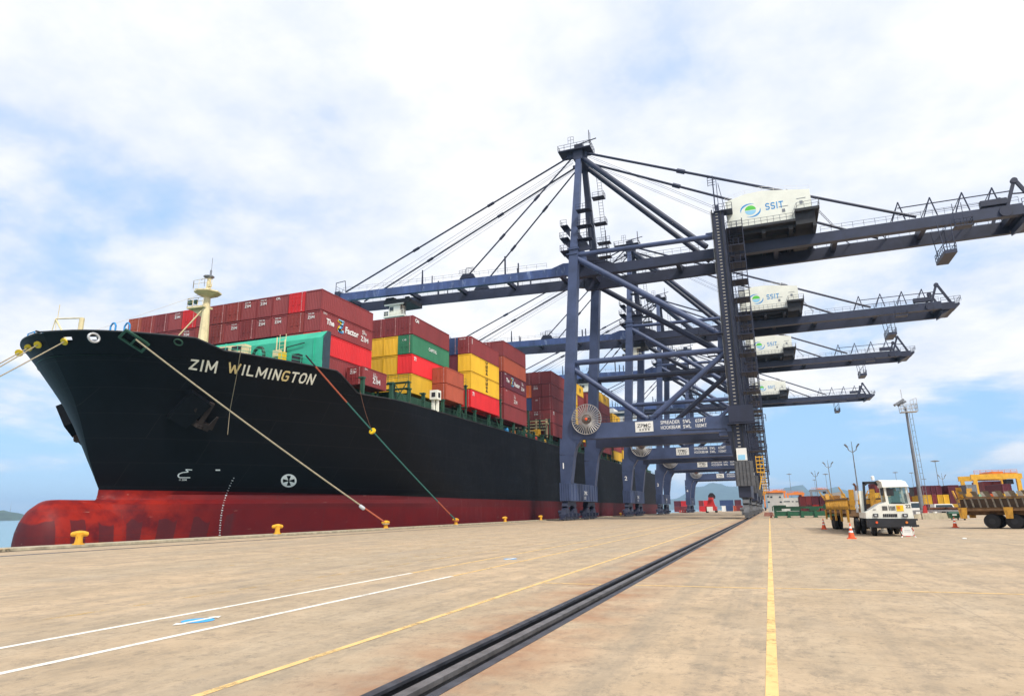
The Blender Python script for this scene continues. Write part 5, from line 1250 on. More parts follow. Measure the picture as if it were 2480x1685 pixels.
g = MB(); g.quad((xr-.04, .15, zl), (xr-.04, dep-.1, zl), (xr2-.04, dep-.1, zt), (xr2-.04, .2, zt)); g.quad((xl+.04, .15, zl), (xl+.04, dep-.1, zl), (xl2+.04, dep-.1, zt), (xl2+.04, .2, zt)); g.quad((xl+.1, dep-.04, zl+.3), (xr-.1, dep-.04, zl+.3), (xr2-.1, dep-.04, zt), (xl2+.1, dep-.04, zt)); g.build('side_window', 'glass', cab)
g = MB(); g.box(xl+.45, xr-.35, 1.0, 1.15, zl, zl+.75); g.box(xl+.45, xr-.35, .6, 1.1, zl-.05, zl+.12); g.box(xl+.6, xr-.55, 1.0, 1.1, zl+.75, zl+.98); g.build('seat', 'dark', cab)
g = MB(); g.beam((xl+.25, .0, zl+.06), (xr-.3, -.0, zl+.02), .04, .04); g.box(xl+.1, xl+.45, .05, .2, zt-.5, zt-.1); g.build('wiper', 'dark', cab)
g = MB()       # black hoop frame beside the cab
pts = [T(735, 275, 1.2), T(775, 845, 1.2)]
g.beam(T(755, 275, 1.2), T(800, 850, 1.2), .13, .14, (0, 1, 0)); g.beam(T(735, 288, 1.2), T(1000, 280, 1.2), .14, .14); g.beam(T(800, 830, 1.2), T(880, 830, 1.2), .12, .12); g.beam(T(980, 280, 1.2), T(1020, 340, 1.2), .12, .12)
g.beam(T(780, 330, 1.2), T(840, 285, 1.2), .1, .1)
g.build('side_frame', 'dark', tr)
g = MB(); g.beam(T(715, 440, 1.35), T(775, 860, 1.35), .3, .25, (0, 1, 0)); g.build('exhaust_shield', 'ivory', tr)
g = MB(); g.path([T(600, 290, 2.4), T(640, 320, 2.4), T(655, 380, 2.4), T(650, 430, 2.4)], .07, 8); g.cur = 1; g.tube(T(645, 430, 2.4), T(665, 610, 2.4), .11, 10); g.tube(T(665, 610, 2.4), T(690, 860, 2.4), .07, 8); g.build('exhaust', ['rust', 'lightsteel'], tr)
g = MB()
for x in (1060, 1080, 1100, 1120, 1140, 1185, 1215, 1240, 1265, 1290): g.beam(T(x, 735, -.01), T(x+12, 815, -.01), .035, .02, (0, 1, 0))
g.build('grille', 'dark', tr); g = MB()
for x in (1085, 1120, 1155, 1190, 1225, 1260, 1295, 1325): g.beam(T(x, 880, -.01), T(x+4, 940, -.01), .075, .02, (0, 1, 0))
g.build('grille', 'dark', tr); g = MB(); g.beam(T(885, 800, -.01), T(940, 800, -.01), .02, .05, (0, 1, 0)); g.build('grille', 'dark', tr)
for x in (935, 1487):
    g = MB(); c = T(x, 908, -.03); g.cbox(c, .26, .06, .18); g.cur = 1; g.cbox((c.x, c.y-.03, c.z), .13, .03, .09); g.build('headlight', ['dark', 'lightsteel'], tr)
g = MB(); g.text('22', T(1500, 770, -.012), (1, 0, 0), (0, 0, 1), .19, bold=.02); g.build('number', 'decal_black', tr)
g = MB(); c = T(1390, 775, -.008); g.cbox(c, .36, .015, .34); g.cur = 1; g.cbox((c.x-.06, c.y-.01, c.z+.03), .14, .02, .16); g.build('sticker', ['ylw_bright', 'orange'], tr)
g = MB()
x0, x1 = T(770, 1040).x, T(1690, 1040).x; zb0, zb1 = T(1200, 1130).z, T(1200, 975).z
g.box(x0, x1, -.12, .25, zb0, zb1); g.box(x1, x1+.1, -.1, .2, zb1-.1, zb1); g.box(x1, x1+.12, -.1, .2, zb0+.02, zb0+.12); g.box(x0+.5, x1-.5, .0, 4.2, .45, .9)
g.box(x0+.35, x1-.35, .9, 4.4, .75, 1.15)
bp = g.build('bumper', 'dark', tr)
for x, m in ((950, 'cone'), (1510, 'orange')):
    g = MB(); g.lathe(T(x, 1042, -.13), (0, -1, 0), [(0, .07), (.03, .06)], 10); g.build('indicator', m, bp)
def wheel(parent, x, y, r, w, rim=.55):
    g = MB(); g.lathe((x-w/2, y, r), (1, 0, 0), [(0, r*.72), (.03, r*.96), (w*.25, r), (w*.75, r), (w-.03, r*.96), (w, r*.72)], 22); t = g.build('wheel', 'black', parent, smooth=True)
    g = MB(); g.lathe((x-w/2-.01, y, r), (1, 0, 0), [(0, r*rim), (.02, r*rim*.9), (.03, r*.3), (w, r*.3), (w+.015, r*rim*.9), (w+.02, r*rim)], 16); g.build('rim', 'rim' if rim > .5 else 'dark', t)
wheel(tr, x0+.42, .95, .50, .30); wheel(tr, x1-.55, .95, .50, .30)
for x in (x0-.12, x0+.22, x1-.45, x1-.8): wheel(tr, x, 3.9, .52, .28, .4)
g = MB(); g.lathe(T(935, 205, 1.2), (0, 0, 1), [(-.10, .09), (.12, .09), (.17, .03)], 10); g.build('beacon', 'white', tr); 
g = MB(); g.path([T(1545, 385, .1), T(1610, 395, -.15), T(1640, 450, -.2)], .025, 5); g.cbox(T(1600, 470, -.15), .22, .06, .5); g.cbox(T(1055, 465, .1), .16, .06, .42); g.build('mirror', 'dark', cab)
# ------------------------------------------------------------------ yellow container trailers
MT['darkbrown'] = mat('dark_brown_steel', (.06, .035, .02), .8, var=.3)
MT['grimegrey'] = mat('grimy_grey', (.20, .17, .13), .7, var=.3, scale=3, rust=.3, rscale=3)
def cart(name, label, loc, rz, L=12.6, W=2.9, slat='rim', flap='rim'):
    r = thing(name, label, 'trailer', loc, rz, 'yellow container trailers', local=True)
    g = MB()
    for x in (-.55, .55): g.box(x-.12, x+.12, .2, L-.2, .95, 1.45)
    for i in range(9): y = .4+i*(L-.8)/8; g.box(-W/2+.05, W/2-.05, y-.1, y+.1, 1.2, 1.42)
    g.box(-W/2, W/2, 0, L, 1.42, 1.5); g.build('chassis', 'wearbrown', r)
    for s in (-1, 1):
        g = MB(); x = s*W/2
        g.box(min(x, x-s*.12), max(x, x-s*.12), 0, L, 1.25, 1.5); g.box(min(x, x-s*.1), max(x, x-s*.1), 0, L, 2.15, 2.27)
        g.cur = 1
        n = 26
        for i in range(n+1): y = .1+(L-.2)*i/n; g.beam((x-s*.05, y, 1.5), (x-s*.05, y+.1, 2.16), .1, .07, (1, 0, 0))
        g.cur = 3
        for i in range(15): y = .5+(L-1)*i/14; g.prism([(x, y-.16, 2.25), (x, y+.16, 2.25), (x+s*.28, y+.3, 2.62), (x+s*.28, y-.05, 2.62)], (s*.03, 0, .03))
        g.cur = 2
        for i in range(5): y = .25+(L-.5)*i/4; g.prism([(x, y-.28, 1.5), (x, y+.28, 1.5), (x, y+.2, .72), (x, y-.2, .72)], (s*.1, 0, 0)); 
        for y in (.1, L-.45, L*.5): g.prism([(x-s*.02, y, 2.2), (x-s*.02, y+.35, 2.2), (x+s*.35, y+.35, 2.95), (x+s*.35, y, 2.95)], (s*.06, 0, 0))
        g.cur = 4; g.box(min(x-s*.3, x-s*.33), max(x-s*.3, x-s*.33), .1, L-.1, 1.5, 2.12)
        g.build('side_guide', ['wearbrown', slat, 'wearyellow', flap, 'darkbrown'], r)
    for y in (0, L-.1):
        g = MB(); g.box(-W/2, W/2, y, y+.1, 1.1, 1.55); g.cur = 1
        for x in (-W/2+.1, W/2-.4, -.15): g.prism([(x, y, 1.5), (x+.3, y, 1.5), (x+.3, y+(-.3 if y < 1 else .3), 2.75), (x, y+(-.3 if y < 1 else .3), 2.75)], (0, .08, 0))
        g.box(-W/2, W/2, y+.02, y+.08, 1.85, 2.1); g.build('end_guide', ['wearbrown', 'wearyellow'], r)
    for y in (L-3.2, L-1.9):
        for x in (-1.18, -.86, .86, 1.18): wheel(r, x, y, .52, .28, .4)
    for x in (-.75, .75):
        g = MB(); g.box(x-.07, x+.07, 2.6, 2.75, .1, 1.0); g.prism([(x-.3, 2.4, .02), (x+.3, 2.4, .02), (x+.18, 2.4, .2), (x-.18, 2.4, .2)], (0, .5, 0)); g.beam((x, 2.65, .4), (x, 3.5, 1.0), .05, .05); g.build('landing_leg', 'rim', r)
    return r
cart('container_trailer', 'yellow and brown trailer hitched behind the white tractor', (TO.x-.15, TY+3.6, 0), R(1.5), 13.5, 2.9, 'wearyellow', 'yellow')
cart('container_trailer', 'worn yellow container trailer with slatted sides, cut off by right edge of photo', (24.2, 55.0, 0), R(66), 11.5, 2.9, 'grimegrey', 'grimegrey')
a = at(2412, 1272, Z=0); g = MB(); g.prism([(-.75, 0, 0), (.75, 0, 0), (.5, 0, .32), (-.5, 0, .32)], (0, .6, 0)); o = g.build('wheel_stand', 'ivory', loc=None); o.location = (a.x, a.y-.3, 0); tag(o, 'pale stand on the concrete under the right hand trailer', 'stand')
# ------------------------------------------------------------------ cones, notice board, small things
def cone_mesh():
    g = MB(); g.box(-.22, .22, -.22, .22, 0, .05); g.lathe((0, 0, .05), (0, 0, 1), [(0, .17), (.28, .115)], 14); g.lathe((0, 0, .43), (0, 0, 1), [(0, .088), (.12, .068)], 14); g.lathe((0, 0, .66), (0, 0, 1), [(0, .050), (.16, .025)], 14)
    g.cur = 1; g.lathe((0, 0, .33), (0, 0, 1), [(0, .115), (.10, .09)], 14); g.lathe((0, 0, .55), (0, 0, 1), [(0, .07), (.11, .05)], 14); return g
cm = None
for px, py, lab in ((2063, 1304, 'orange and white cone just left of the tractor, nearest to the camera'), (1996, 1281, 'orange and white cone further back, left of the yellow trailer behind the tractor'), (2314, 1277, 'orange and white cone standing in front of the green bins'), (1868, 1253, 'tiny orange cone beside the green frames near the yellow line')):
    P = at(px, py, Z=0)
    if cm is None: o = cm = cone_mesh().build('traffic_cone', ['cone', 'decal_white'])
    else: o = cm.copy(); COL.objects.link(o)
    o.location = P; tag(o, lab, 'traffic cone', 'traffic cones')
NBS = .70
P = at(2200, 1302, Z=0); nb = thing('notice_board', 'white folding notice board with small feet, before the tractor', 'sign board', (P.x, P.y, 0), R(3), local=True)
g = MB(); g.box(-.34, .34, -.03, .03, .16, .80); g.build('panel', 'white', nb); nb.scale = (NBS, NBS, NBS)
g = MB(); g.cur = 0
for s in (-1, 1):
    g.tube((s*.30, -.02, .85), (s*.44, -.03, .5), .035, 6); g.tube((s*.44, -.03, .5), (s*.36, -.02, .2), .035, 6); g.tube((s*.36, -.05, .2), (s*.5, -.2, .03), .04, 6)
g.box(-.2, .2, -.05, .05, .80, .86); g.build('frame', 'white', nb)
g = MB()
for s in (-1, 1): g.tube((s*.33, -.05, .78), (s*.43, -.06, .52), .034, 6); g.tube((s*.37, -.07, .22), (s*.42, -.12, .13), .042, 6)
g.box(-.15, .15, -.055, .055, .10, .16); g.build('stripe', 'red', nb)
g = MB(); 
for z, w in ((.58, .4), (.46, .44)): g.box(-w/2, w/2, -.036, -.031, z, z+.025)
g.build('print', 'steel', nb)
P = at(2336, 1305, Z=0); g = MB(); g.lathe((0, 0, .03), (1, 0, 0), [(-.1, .02), (-.08, .04), (.06, .04), (.1, .015)], 8); o = g.build('plastic_bottle', 'white'); o.location = P; tag(o, 'tiny white bottle lying alone on the concrete right of the tractor', 'bottle')
# ------------------------------------------------------------------ green frames, barriers, bins
gf0, gf1 = at(1876, 1250, Y=125).x, at(2046, 1250, Y=125).x
g = MB(); L = gf1-gf0
for y in (124.2, 126.4): g.box(gf0, gf1, y, y+.35, .3, 1.05)
for i in range(6): x = gf0+.2+(L-.4)*i/5; g.box(x-.2, x+.2, 123.95, 127, .2, 1.12); g.box(x-.3, x+.3, 124, 126.9, 0, .2)
tag(g.build('lifting_frame', 'green', loc=(gf0, 125, 0)), 'lower long green steel frame on feet, left of the tractor trailer', 'lifting frame')
g = MB(); x = gf0
for y in (124.3, 126.3): g.box(gf0, gf1+1, y, y+.3, 1.5, 1.85)
rnd = random.Random(5); i = 0
while x < gf1:
    w = rnd.uniform(.7, 1.6); g.box(x, x+w, 124.1, 126.8, 1.13, 1.5 if i % 2 else 1.52); 
    if i % 3 == 0: g.box(x, x+w*1.6, 124.2, 126.6, 1.8, rnd.uniform(1.95, 2.15))
    x += w+rnd.uniform(.8, 1.6); i += 1
g.path([(gf0-.2, 124.2, 1.15), (gf0-.2, 124.2, 1.9), (gf0+1, 124.2, 2.0)], .08); tag(g.build('lifting_frame', 'spreadgreen', loc=(gf0, 125, 1.12)), 'upper dark green frame with gaps, stacked on the lower green frame', 'lifting frame')
bars = [(2214, 2231, 1252, 1243, 108, 'weathered concrete barrier block close behind the tractor cab'), (2234, 2296, 1254, 1239, 98, 'long weathered concrete barrier block left of the green bins')]
for x0, x1, yb_, yt, Y, lab in bars:
    a, b = at(x0, yb_, Y=Y), at(x1, yb_, Y=Y); h = at(x0, yt, Y=Y).z-a.z
    g = MB(); g.prism([(a.x, Y-.3, 0), (a.x, Y+.6, 0), (a.x, Y+.45, h), (a.x, Y-.15, h)], (b.x-a.x, 0, 0)); tag(g.build('concrete_barrier', 'barrier', loc=(a.x, Y, 0)), lab, 'barrier', 'concrete barrier blocks')
for x0, x1, yb_, yt, Y, lab in ((2297, 2324, 1256, 1238, 92, 'large green wheeled bin right of the concrete barrier'), (2327, 2341, 1257, 1239, 91, 'narrow green bin half behind the right hand trailer')):
    a, b = at(x0, yb_, Y=Y), at(x1, yb_, Y=Y); w = b.x-a.x; h = at(x0, yt, Y=Y).z-a.z
    bn_ = thing('waste_bin', lab, 'bin', (a.x+w/2, Y, 0), 0, 'green waste bins', local=True)
    g = MB(); g.prism([(-w/2+.12, -.5, .2), (w/2-.12, -.5, .2), (w/2, -.6, h-.1), (-w/2, -.6, h-.1)], (0, 1.1, 0)); g.build('body', 'green', bn_)
    g = MB(); g.prism([(-w/2-.04, -.66, h-.1), (w/2+.04, -.66, h-.1), (w/2-.1, -.4, h+.12), (-w/2+.1, -.4, h+.12)], (0, 1.0, 0)); g.build('lid', 'dkgreen', bn_)
    g = MB(); g.box(-.22, .22, -.6, -.56, h*.62, h*.85); g.build('sticker', 'white', bn_)
    for s in (-1, 1): g = MB(); g.lathe((s*(w/2-.25)-.05, -.45, .11), (1, 0, 0), [(0, .11), (.1, .11)], 10); g.build('wheel', 'black', bn_)
# ------------------------------------------------------------------ light masts
def mast_thing(bx, by, tx, ty, H, kind, lab):
    dpx = by-ty; e = 0; Y = 150
    for _ in range(8):
        P = at(tx, ty, Y=Y); Y *= H/P.z
    P = at(tx, ty, Y=Y); Q = Vector((P.x, P.y, 0)); r0 = .34 if kind == 'big' else .2
    m = thing('light_mast', lab, 'light mast', tuple(Q), 0, 'light masts in the yard', local=True)
    g = MB(); g.tube((0, 0, 0), (0, 0, H), r0, 10, r0*.5); 
    if kind == 'big': g.ladder((.75, 0, 0), (.55, 0, H-1), (1, 0, 0), .4, .9, .035)
    g.build('pole', 'steel', m, smooth=True)
    g = MB()
    if kind == 'big':
        g.box(-.8, 1.5, -.8, .8, H-.9, H-.8); g.rail([(-.8, -.8, H-.8), (1.5, -.8, H-.8), (1.5, .8, H-.8), (-.8, .8, H-.8)], 1.1, .7, .045); g.tube((-.3, 0, H-.5), (-.3, 0, H+2.8), .05); g.rail([(.6, -.8, H-.6), (1.5, -.8, H-.3)], 1.5, .5, .04); g.build('platform', 'lightsteel', m)
        g = MB(); g.beam((-1.6, -.4, H+.3), (-.2, -.4, H+1.1), .9, .35); g.beam((-1.0, .3, H+.3), (.2, .3, H+.9), .7, .3); g.build('floodlight', 'steel', m)
    elif kind == 'fork':
        for s in (-1, 1):
            g.path([(0, 0, H-1.6), (s*.9, 0, H-1.0), (s*1.1, 0, H)], .12); g.beam((s*1.1, 0, H-.2), (s*1.7, -.2, H+.55), .5, .3)
        g.tube((0, 0, H-1), (0, 0, H+1.2), .07); g.build('floodlight', 'steel', m)
    else:
        g.lathe((0, 0, H-.2), (0, 0, 1), [(-.35, .25), (-.15, 1.5), (.05, 1.7), (.25, .8), (.4, .1)], 14); g.build('floodlight', 'steel', m)
for a_ in ((2229, 1227, 2193, 985, 17.0, 'big', 'thickest light mast with ladder and railed platform, right of the tractor'),
           (2090, 1190, 2063, 1080, 17.0, 'fork', 'tall forked light mast rising behind the tractor exhaust'),
           (2018, 1210, 2005, 1122, 17.0, 'fork', 'forked light mast above the maroon containers, left of the trailer'),
           (1982, 1215, 1974, 1146, 17.0, 'fork', 'shorter forked light mast near the far hill'),
           (2003, 1210, 1999, 1147, 22.0, 'disc', 'thin light mast with flat round head beside the forked mast'),
           (1913, 1215, 1911, 1147, 24.0, 'disc', 'faint light mast standing in front of the distant hill'),
           (2281, 1215, 2264, 1115, 20.0, 'disc', 'light mast with flat round head, left of the yellow yard crane'),
           (2288, 1215, 2281, 1152, 15.0, 'fork', 'forked light mast close to the flat headed one'),
           (2175, 1215, 2168, 1143, 24.0, 'disc', 'round headed light mast above the tractor cab roof'),
           (2241, 1215, 2238, 1159, 24.0, 'disc', 'small round headed light mast just right of the thickest mast'),
           (2212, 1215, 2207, 1144, 26.0, 'disc', 'faint thin light mast just left of the thickest mast'),
           (2070, 1215, 2066, 1172, 24.0, 'disc', 'small faint light mast just right of the tractor exhaust'),
           (1972, 1215, 1972, 1161, 26.0, 'disc', 'faint low light mast left of the shorter forked mast')):
    mast_thing(*a_)
# ------------------------------------------------------------------ container yard and far buildings
def ybox(color, x0, x1, Y, tier, H, lab, depth=12.2, grp='containers in the yard', zoff=0.0):
    a, b = at(x0, 1220, Y=Y).x, at(x1, 1220, Y=Y).x; W = round(b-a, 2)
    o = container(color, b, Y, zoff+tier*H, depth, H-.04, W-.06, lab, grp, False, detail=True); return o
Y1 = 200
cols = [(1938, 1952), (1952.5, 1966.5), (1967, 1984), (1986, 1998), (1998.5, 2011), (2013, 2024), (2024.5, 2037)]
cl = [('dark_red', 'dark_red'), ('maroon', 'dark_red'), ('bright_red', 'maroon'), ('dark_red', 'maroon'), ('maroon', 'maroon'), ('dark_red', 'dark_red'), ('maroon', 'dark_red')]
for i, ((x0, x1), (lo, hi)) in enumerate(zip(cols, cl)):
    for t, c in enumerate((lo, hi)): ybox(c, x0, x1, Y1, t, 2.35, f"{CW[c]} yard container, {'lower' if t == 0 else 'upper'} tier, {ORDW[i+1]} column right of the white building")
Y2 = 165
rows = [(2238, 2259, ['maroon', 'yellow', 'maroon']), (2260, 2271, ['pink', 'dark_red', 'maroon']), (2272, 2286, ['yellow', 'yellow', 'maroon']), (2287, 2301, ['yellow', 'yellow']), (2302, 2329, ['yellow', 'maroon', 'maroon']), (2330, 2346, ['yellow', 'yellow']), (2347, 2373, ['grey', 'grey', 'grey']), (2374, 2386, ['green', 'pale_green']), (2387, 2398, ['yellow', 'yellow']), (2399, 2411, ['bright_red', 'orange']), (2412, 2434, ['yellow', 'yellow']), (2435, 2458, ['yellow', 'yellow', 'maroon']), (2459, 2484, ['yellow', 'yellow'])]
for i, (x0, x1, cs) in enumerate(rows):
    for t, c in enumerate(cs):
        ybox(c, x0, x1, Y2, t, 1.95, f"{CW[c]} yard container, {['bottom', 'middle', 'top'][t]} tier, {ORDW[i+1] if i < 14 else i} column right of thickest light mast")
for k, (x0, x1) in enumerate(((2390, 2412), (2413, 2434), (2435, 2456))):
    for t in range(3 if k < 2 else 2): c = ('dark_red', 'maroon', 'dark_red')[(t+k) % 3]; ybox(c, x0, x1, 238, t, 2.85, f"{CW[c]} container under the yellow yard crane, {['bottom', 'middle', 'top'][t]} of {['left', 'centre', 'right'][k]} pile")
for k, (x0, x1, c, z) in enumerate(((2165, 2188, 'dark_red', 0), (2120, 2160, 'yellow', 0), (2120, 2160, 'yellow', 2.5), (2200, 2232, 'blue', 0), (2214, 2232, 'orange_brown', 2.5), (2125, 2160, 'dark_red', 5.0))):
    ybox(c, x0, x1, 190, 0, 2.5, ['dark red yard container seen through the tractor windscreen', 'lower yellow yard container seen beside the tractor windscreen', 'upper yellow yard container seen beside the tractor windscreen', 'blue yard container seen just right of the tractor cab', 'orange brown yard container just left of the thickest mast', 'dark red yard container on the yellow ones behind the tractor'][k], zoff=z)
# containers seen under the portal of the cranes
arch = [(1632, 1664, 'dark_red', 0), (1632, 1648, 'maroon', 1), (1649, 1664, 'bright_red', 1), (1692, 1715, 'bright_red', 0), (1692, 1703, 'dark_red', 1), (1704, 1716, 'bright_red', 1), (1747, 1757, 'white', 0), (1757, 1774, 'blue', 0), (1775, 1782, 'orange', 0), (1743, 1776, 'blue', 1), (1777, 1798, 'dark_red', 0), (1779, 1795, 'maroon', 1)]
for i, (x0, x1, c, t) in enumerate(arch):
    w = ['under the farthest crane, left group', 'under the farthest crane, left of red stacker', 'under the farthest crane, right of red stacker'][0 if x0 < 1680 else (1 if x0 < 1730 else 2)]
    ybox(c, x0, x1, 420, t, 3.3, f"{CW[c]} far container {w}, {'upper' if t else 'lower'}" + (' left' if x0 in (1692, 1747) else (' right' if x0 in (1704, 1775, 1777, 1779) else '')), depth=2.5, grp='far containers under the cranes')
# white buildings
def pxbox(g, x0, x1, yt, Y, d, z0=0.0):
    a, b = at(x0, yt, Y=Y), at(x1, yt, Y=Y); g.box(a.x, b.x, Y, Y+d, z0, (a.z+b.z)/2); return a.x, b.x, (a.z+b.z)/2
bl_ = thing('warehouse', 'white low warehouse with small dark windows, behind the green frames', 'building', (at(1890, 1220, Y=260).x, 265, 0), 0)
g = MB(); pxbox(g, 1857, 1896, 1194, 260, 10); pxbox(g, 1895.5, 1941, 1205, 262, 10); g.build('wall', 'white', bl_)
for x, y in ((1860, 1202), (1868, 1203), (1862, 1215), (1889, 1203), (1891, 1215)):
    a = at(x, y, Y=259.95); g = MB(); g.box(a.x-.35, a.x+.35, 259.9, 259.99, a.z-.25, a.z+.25); g.build('window', 'darkglass', bl_)
for x0, x1 in ((1897, 1913), (1918, 1922), (1927, 1936)):
    a, b = at(x0, 1214, Y=261.95), at(x1, 1214, Y=261.95); g = MB(); g.box(a.x, b.x, 261.9, 261.99, a.z-.15, a.z+.15); g.build('window', 'darkglass', bl_)
g = MB(); pxbox(g, 1855, 1897, 1192.6, 259.6, 11, at(1870, 1194, Y=260).z); g.build('roof', 'maroon', bl_)
# rubber tyred yard cranes
def rtg(name, lab, x0, x1, ytop, Y, m, d=9.0, t=.9, trolley=True):
    a, b = at(x0, ytop, Y=Y), at(x1, ytop, Y=Y); z = a.z
    r = thing(name, lab, 'yard crane', ((a.x+b.x)/2, Y+d/2, 0), 0, 'gantry cranes in the yard')
    for x in (a.x, b.x):
        for y in (Y, Y+d): g = MB(); g.beam((x, y, 1.2), (x, y, z), t, t, (0, 1, 0)); g.build('leg', m, r)
        g = MB(); g.box(x-t*.7, x+t*.7, Y-1.5, Y+d+1.5, .9, 2.0)
        for y in (Y-.8, Y+1.2, Y+d-1.2, Y+d+.8): g.lathe((x-.3, y, .7), (1, 0, 0), [(0, .7), (.6, .7)], 14)
        g.build('bogie', 'dark', r)
    for y in (Y, Y+d): g = MB(); g.box(a.x-t, b.x+t, y-t*.5, y+t*.5, z, z+t*1.5); g.build('girder', m, r)
    if trolley:
        c = (a.x+b.x)/2+(b.x-a.x)*.12; g = MB(); g.box(c-t*3, c+t*4, Y-.3, Y+d+.3, z+t*1.5, z+t*1.5+.3); g.box(c-t*2, c+t, Y+1, Y+d-1, z+t*1.5+.3, z+t*1.5+t*.8); g.rail([(a.x, Y-.4, z+t*1.5), (b.x, Y-.4, z+t*1.5)], 1.1, 1.5, .06); g.build('trolley', 'orange', r)
        g = MB(); g.box(c+t, c+t*3, Y+.5, Y+2.7, z-t*1.5, z-.1); g.build('cabin', 'dark', r)
    return r
rtg('yard_gantry_crane', 'yellow rubber tyred yard crane over containers, at the right edge', 2361, 2466, 1161, 235, 'yellow', 14, 1.0)
rtg('yard_gantry_crane', 'tiny orange yard crane behind the white warehouse, left one', 1850, 1900, 1194, 420, 'orange', 8, .8)
rtg('yard_gantry_crane', 'tiny orange yard crane behind the maroon yard containers, right one', 1908, 1945, 1198, 450, 'orange', 8, .8)
rtg('yard_gantry_crane', 'far grey yard crane above the maroon yard containers', 1965, 2004, 1190, 480, 'steel', 10, .9)
# reach stacker under the cranes
P = at(1724, 1241, Y=300); rs = thing('reach_stacker', 'red reach stacker parked under the farthest crane, seen from behind', 'reach stacker', (P.x, 300, 0), 0, local=True)
g = MB(); g.box(-2.2, 2.2, -3, 4, .9, 2.6); g.prism([(-2.0, -3.4, 1.0), (2.2, -3.4, 1.0), (1.8, -3.4, 3.2), (-1.6, -3.4, 3.2)], (0, 2.4, 0)); g.build('body', 'red', rs)
g = MB(); g.prism([(-1.6, -1, 3.0), (1.6, -1, 3.0), (1.0, -1, 5.6), (-1.0, -1, 5.6)], (0, 1.5, 0)); g.box(-.8, .8, -2, 8, 5.4, 6.4); g.build('mast', 'red', rs)
g = MB(); g.prism([(-1.4, 6, 6.0), (1.4, 6, 6.0), (1.5, 6, 7.2), (.6, 6, 8.4), (-.6, 6, 8.4), (-1.5, 6, 7.2)], (0, 2, 0)); g.build('lift_head', 'dark', rs)
g = MB(); g.box(-1.6, .8, -3.7, -3.4, .6, 2.5); g.build('counterweight', 'white', rs)
for x in (-1.9, 1.9):
    for y in (-1.8, 3.2): wheel(rs, x, y, .85, .7, .5)
# parked vehicles far right
def car(px, py, Y, w, h, lab, color, cat='van'):
    P = at(px, py, Y=Y); r = thing('parked_'+cat, lab, cat, (P.x, Y, 0), R(12), 'vehicles parked in the yard', local=True)
    g = MB(); g.box(-w/2, w/2, -.9, .9, .35, h*.55); g.prism([(-w/2+.1, -.85, h*.55), (w/2-w*.25, -.85, h*.55), (w/2-w*.35, -.75, h), (-w/2+.25, -.75, h)], (0, 1.6, 0)); g.build('body', color, r)
    g = MB(); g.prism([(-w/2+.35, -.87, h*.58), (w/2-w*.3, -.87, h*.58), (w/2-w*.37, -.79, h*.93), (-w/2+.4, -.79, h*.93)], (0, .03, 0)); g.build('window', 'darkglass', r)
    for x in (-w*.32, w*.32): wheel(r, x-.0, -.8, .34, .22, .5)
    return r
car(2216, 1222, 130, 3.2, 2.3, 'white van parked between the tractor cab and thickest light mast', 'white')
car(2290, 1224, 128, 4.4, 1.9, 'white pickup parked under the forked light mast', 'white', 'pickup')
def flat(x0, x1, Y, lab):
    a, b = at(x0, 1226, Y=Y), at(x1, 1226, Y=Y); r = thing('flatbed_trailer', lab, 'trailer', ((a.x+b.x)/2, Y, 0), 0, 'empty flatbed trailers', local=True); L = b.x-a.x
    g = MB(); g.box(-L/2, L/2, -1.2, 1.2, 1.15, 1.4); g.box(-L/2, L/2, -.4, .4, .85, 1.15); g.build('deck', 'rust', r)
    for i, x in enumerate((L*.25, L*.38)): wheel(r, x, -.9, .48, .3, .4)
    for x in (-L*.3,): g = MB(); g.box(x-.08, x+.08, -.8, -.6, 0, .9); g.build('landing_leg', 'dark', r)
flat(2236, 2292, 120, 'low rusty flatbed trailer behind the concrete barrier, left one'); flat(2292, 2345, 118, 'low rusty flatbed trailer behind the green bins, right one')
g = MB(); a, b = at(2213, 1236, Y=112), at(2340, 1236, Y=106); g.beam((a.x, 112, .95), (b.x, 106, .95), .5, .22); n = 7
for i in range(n): f = i/(n-1); p = Vector((a.x, 112, 0)).lerp(Vector((b.x, 106, 0)), f); g.box(p.x-.2, p.x+.2, p.y-.2, p.y+.2, 0, .85)
tag(g.build('guard_rail', 'lightsteel', loc=(a.x, 112, 0)), 'pale low guard rail above the concrete barriers and green bins', 'guard rail')
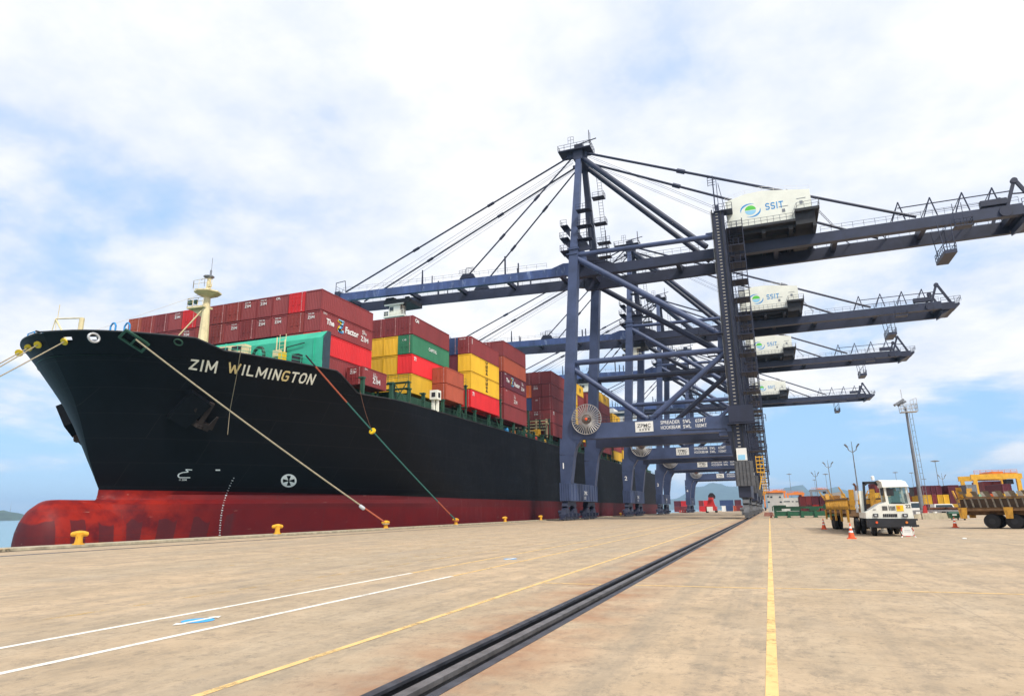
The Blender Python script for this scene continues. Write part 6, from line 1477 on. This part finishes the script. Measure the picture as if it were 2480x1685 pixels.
a = at(2240, 1236, Y=110); g = MB(); g.box(-.35, .35, -.3, .3, 0, .5); g.prism([(-.3, -.2, .5), (.3, -.2, .5), (.2, -.2, 1.7), (-.1, -.2, 1.7)], (0, .5, 0)); o = g.build('fire_hydrant_box', 'red'); o.location = (a.x, 110, 0); tag(o, 'small red box at the foot of the thickest light mast', 'box')
MT['faded'] = mat('faded_red', (.50, .22, .16), .7)
# water-filled barriers and a skip near the far crane legs
for i, (px, Y) in enumerate(((1652, 330), (1658, 326), (1664, 322))):
    a = at(px, 1240, Y=Y); g = MB(); g.prism([(-1.4, -.4, 0), (1.4, -.4, 0), (1.2, -.2, 1.2), (-1.2, -.2, 1.2)], (0, .7, 0)); g.cur = 1; g.box(-.5, .5, -.46, -.3, .3, 1.0); o = g.build('plastic_barrier', ['red', 'white']); o.location = (a.x, Y, 0); o.rotation_euler = (0, 0, R(20)); tag(o, ['leftmost of three red and white barriers beside the far crane legs', 'middle of three red and white barriers beside the far crane legs', 'rightmost of three red and white barriers beside the far crane legs'][i], 'barrier', 'red and white barriers')
a = at(1862, 1247, Y=150); g = MB(); g.prism([(-1.0, -.4, 0), (1.0, -.4, 0), (.8, -.4, .8), (-.8, -.4, .8)], (0, 1, 0)); o = g.build('plastic_barrier', 'faded'); o.location = (a.x, 150, 0); tag(o, 'faded red barrier between the nearest landside crane leg and green frames', 'barrier')
# gangway of the ship and antenna on the headland
P = at(24, 1240, Y=1700); g = MB(); g.tube((0, 0, 0), (0, 0, 40), .9, 5, .3); g.tube((0, 0, 40), (0, 0, 52), .2, 4); o = g.build('antenna_tower', 'steel'); o.location = (P.x, 1700, 14); tag(o, 'thin antenna tower on the dark headland at far left', 'tower')

# ------------------------------------------------------------------ sea air between here and the hills
hm = bpy.data.materials.new('harbour_haze'); hm.use_nodes = True; t = hm.node_tree; t.nodes.clear()
pv = t.nodes.new('ShaderNodeVolumePrincipled'); pv.inputs['Color'].default_value = (.46, .70, 1.0, 1); pv.inputs['Density'].default_value = 1.1e-4; pv.inputs['Anisotropy'].default_value = .0
ou = t.nodes.new('ShaderNodeOutputMaterial'); t.links.new(pv.outputs[0], ou.inputs['Volume'])
hz = MB().box(-14500, 14500, -700, 14500, -14, 360).build('haze', hm); hz['kind'] = 'stuff'
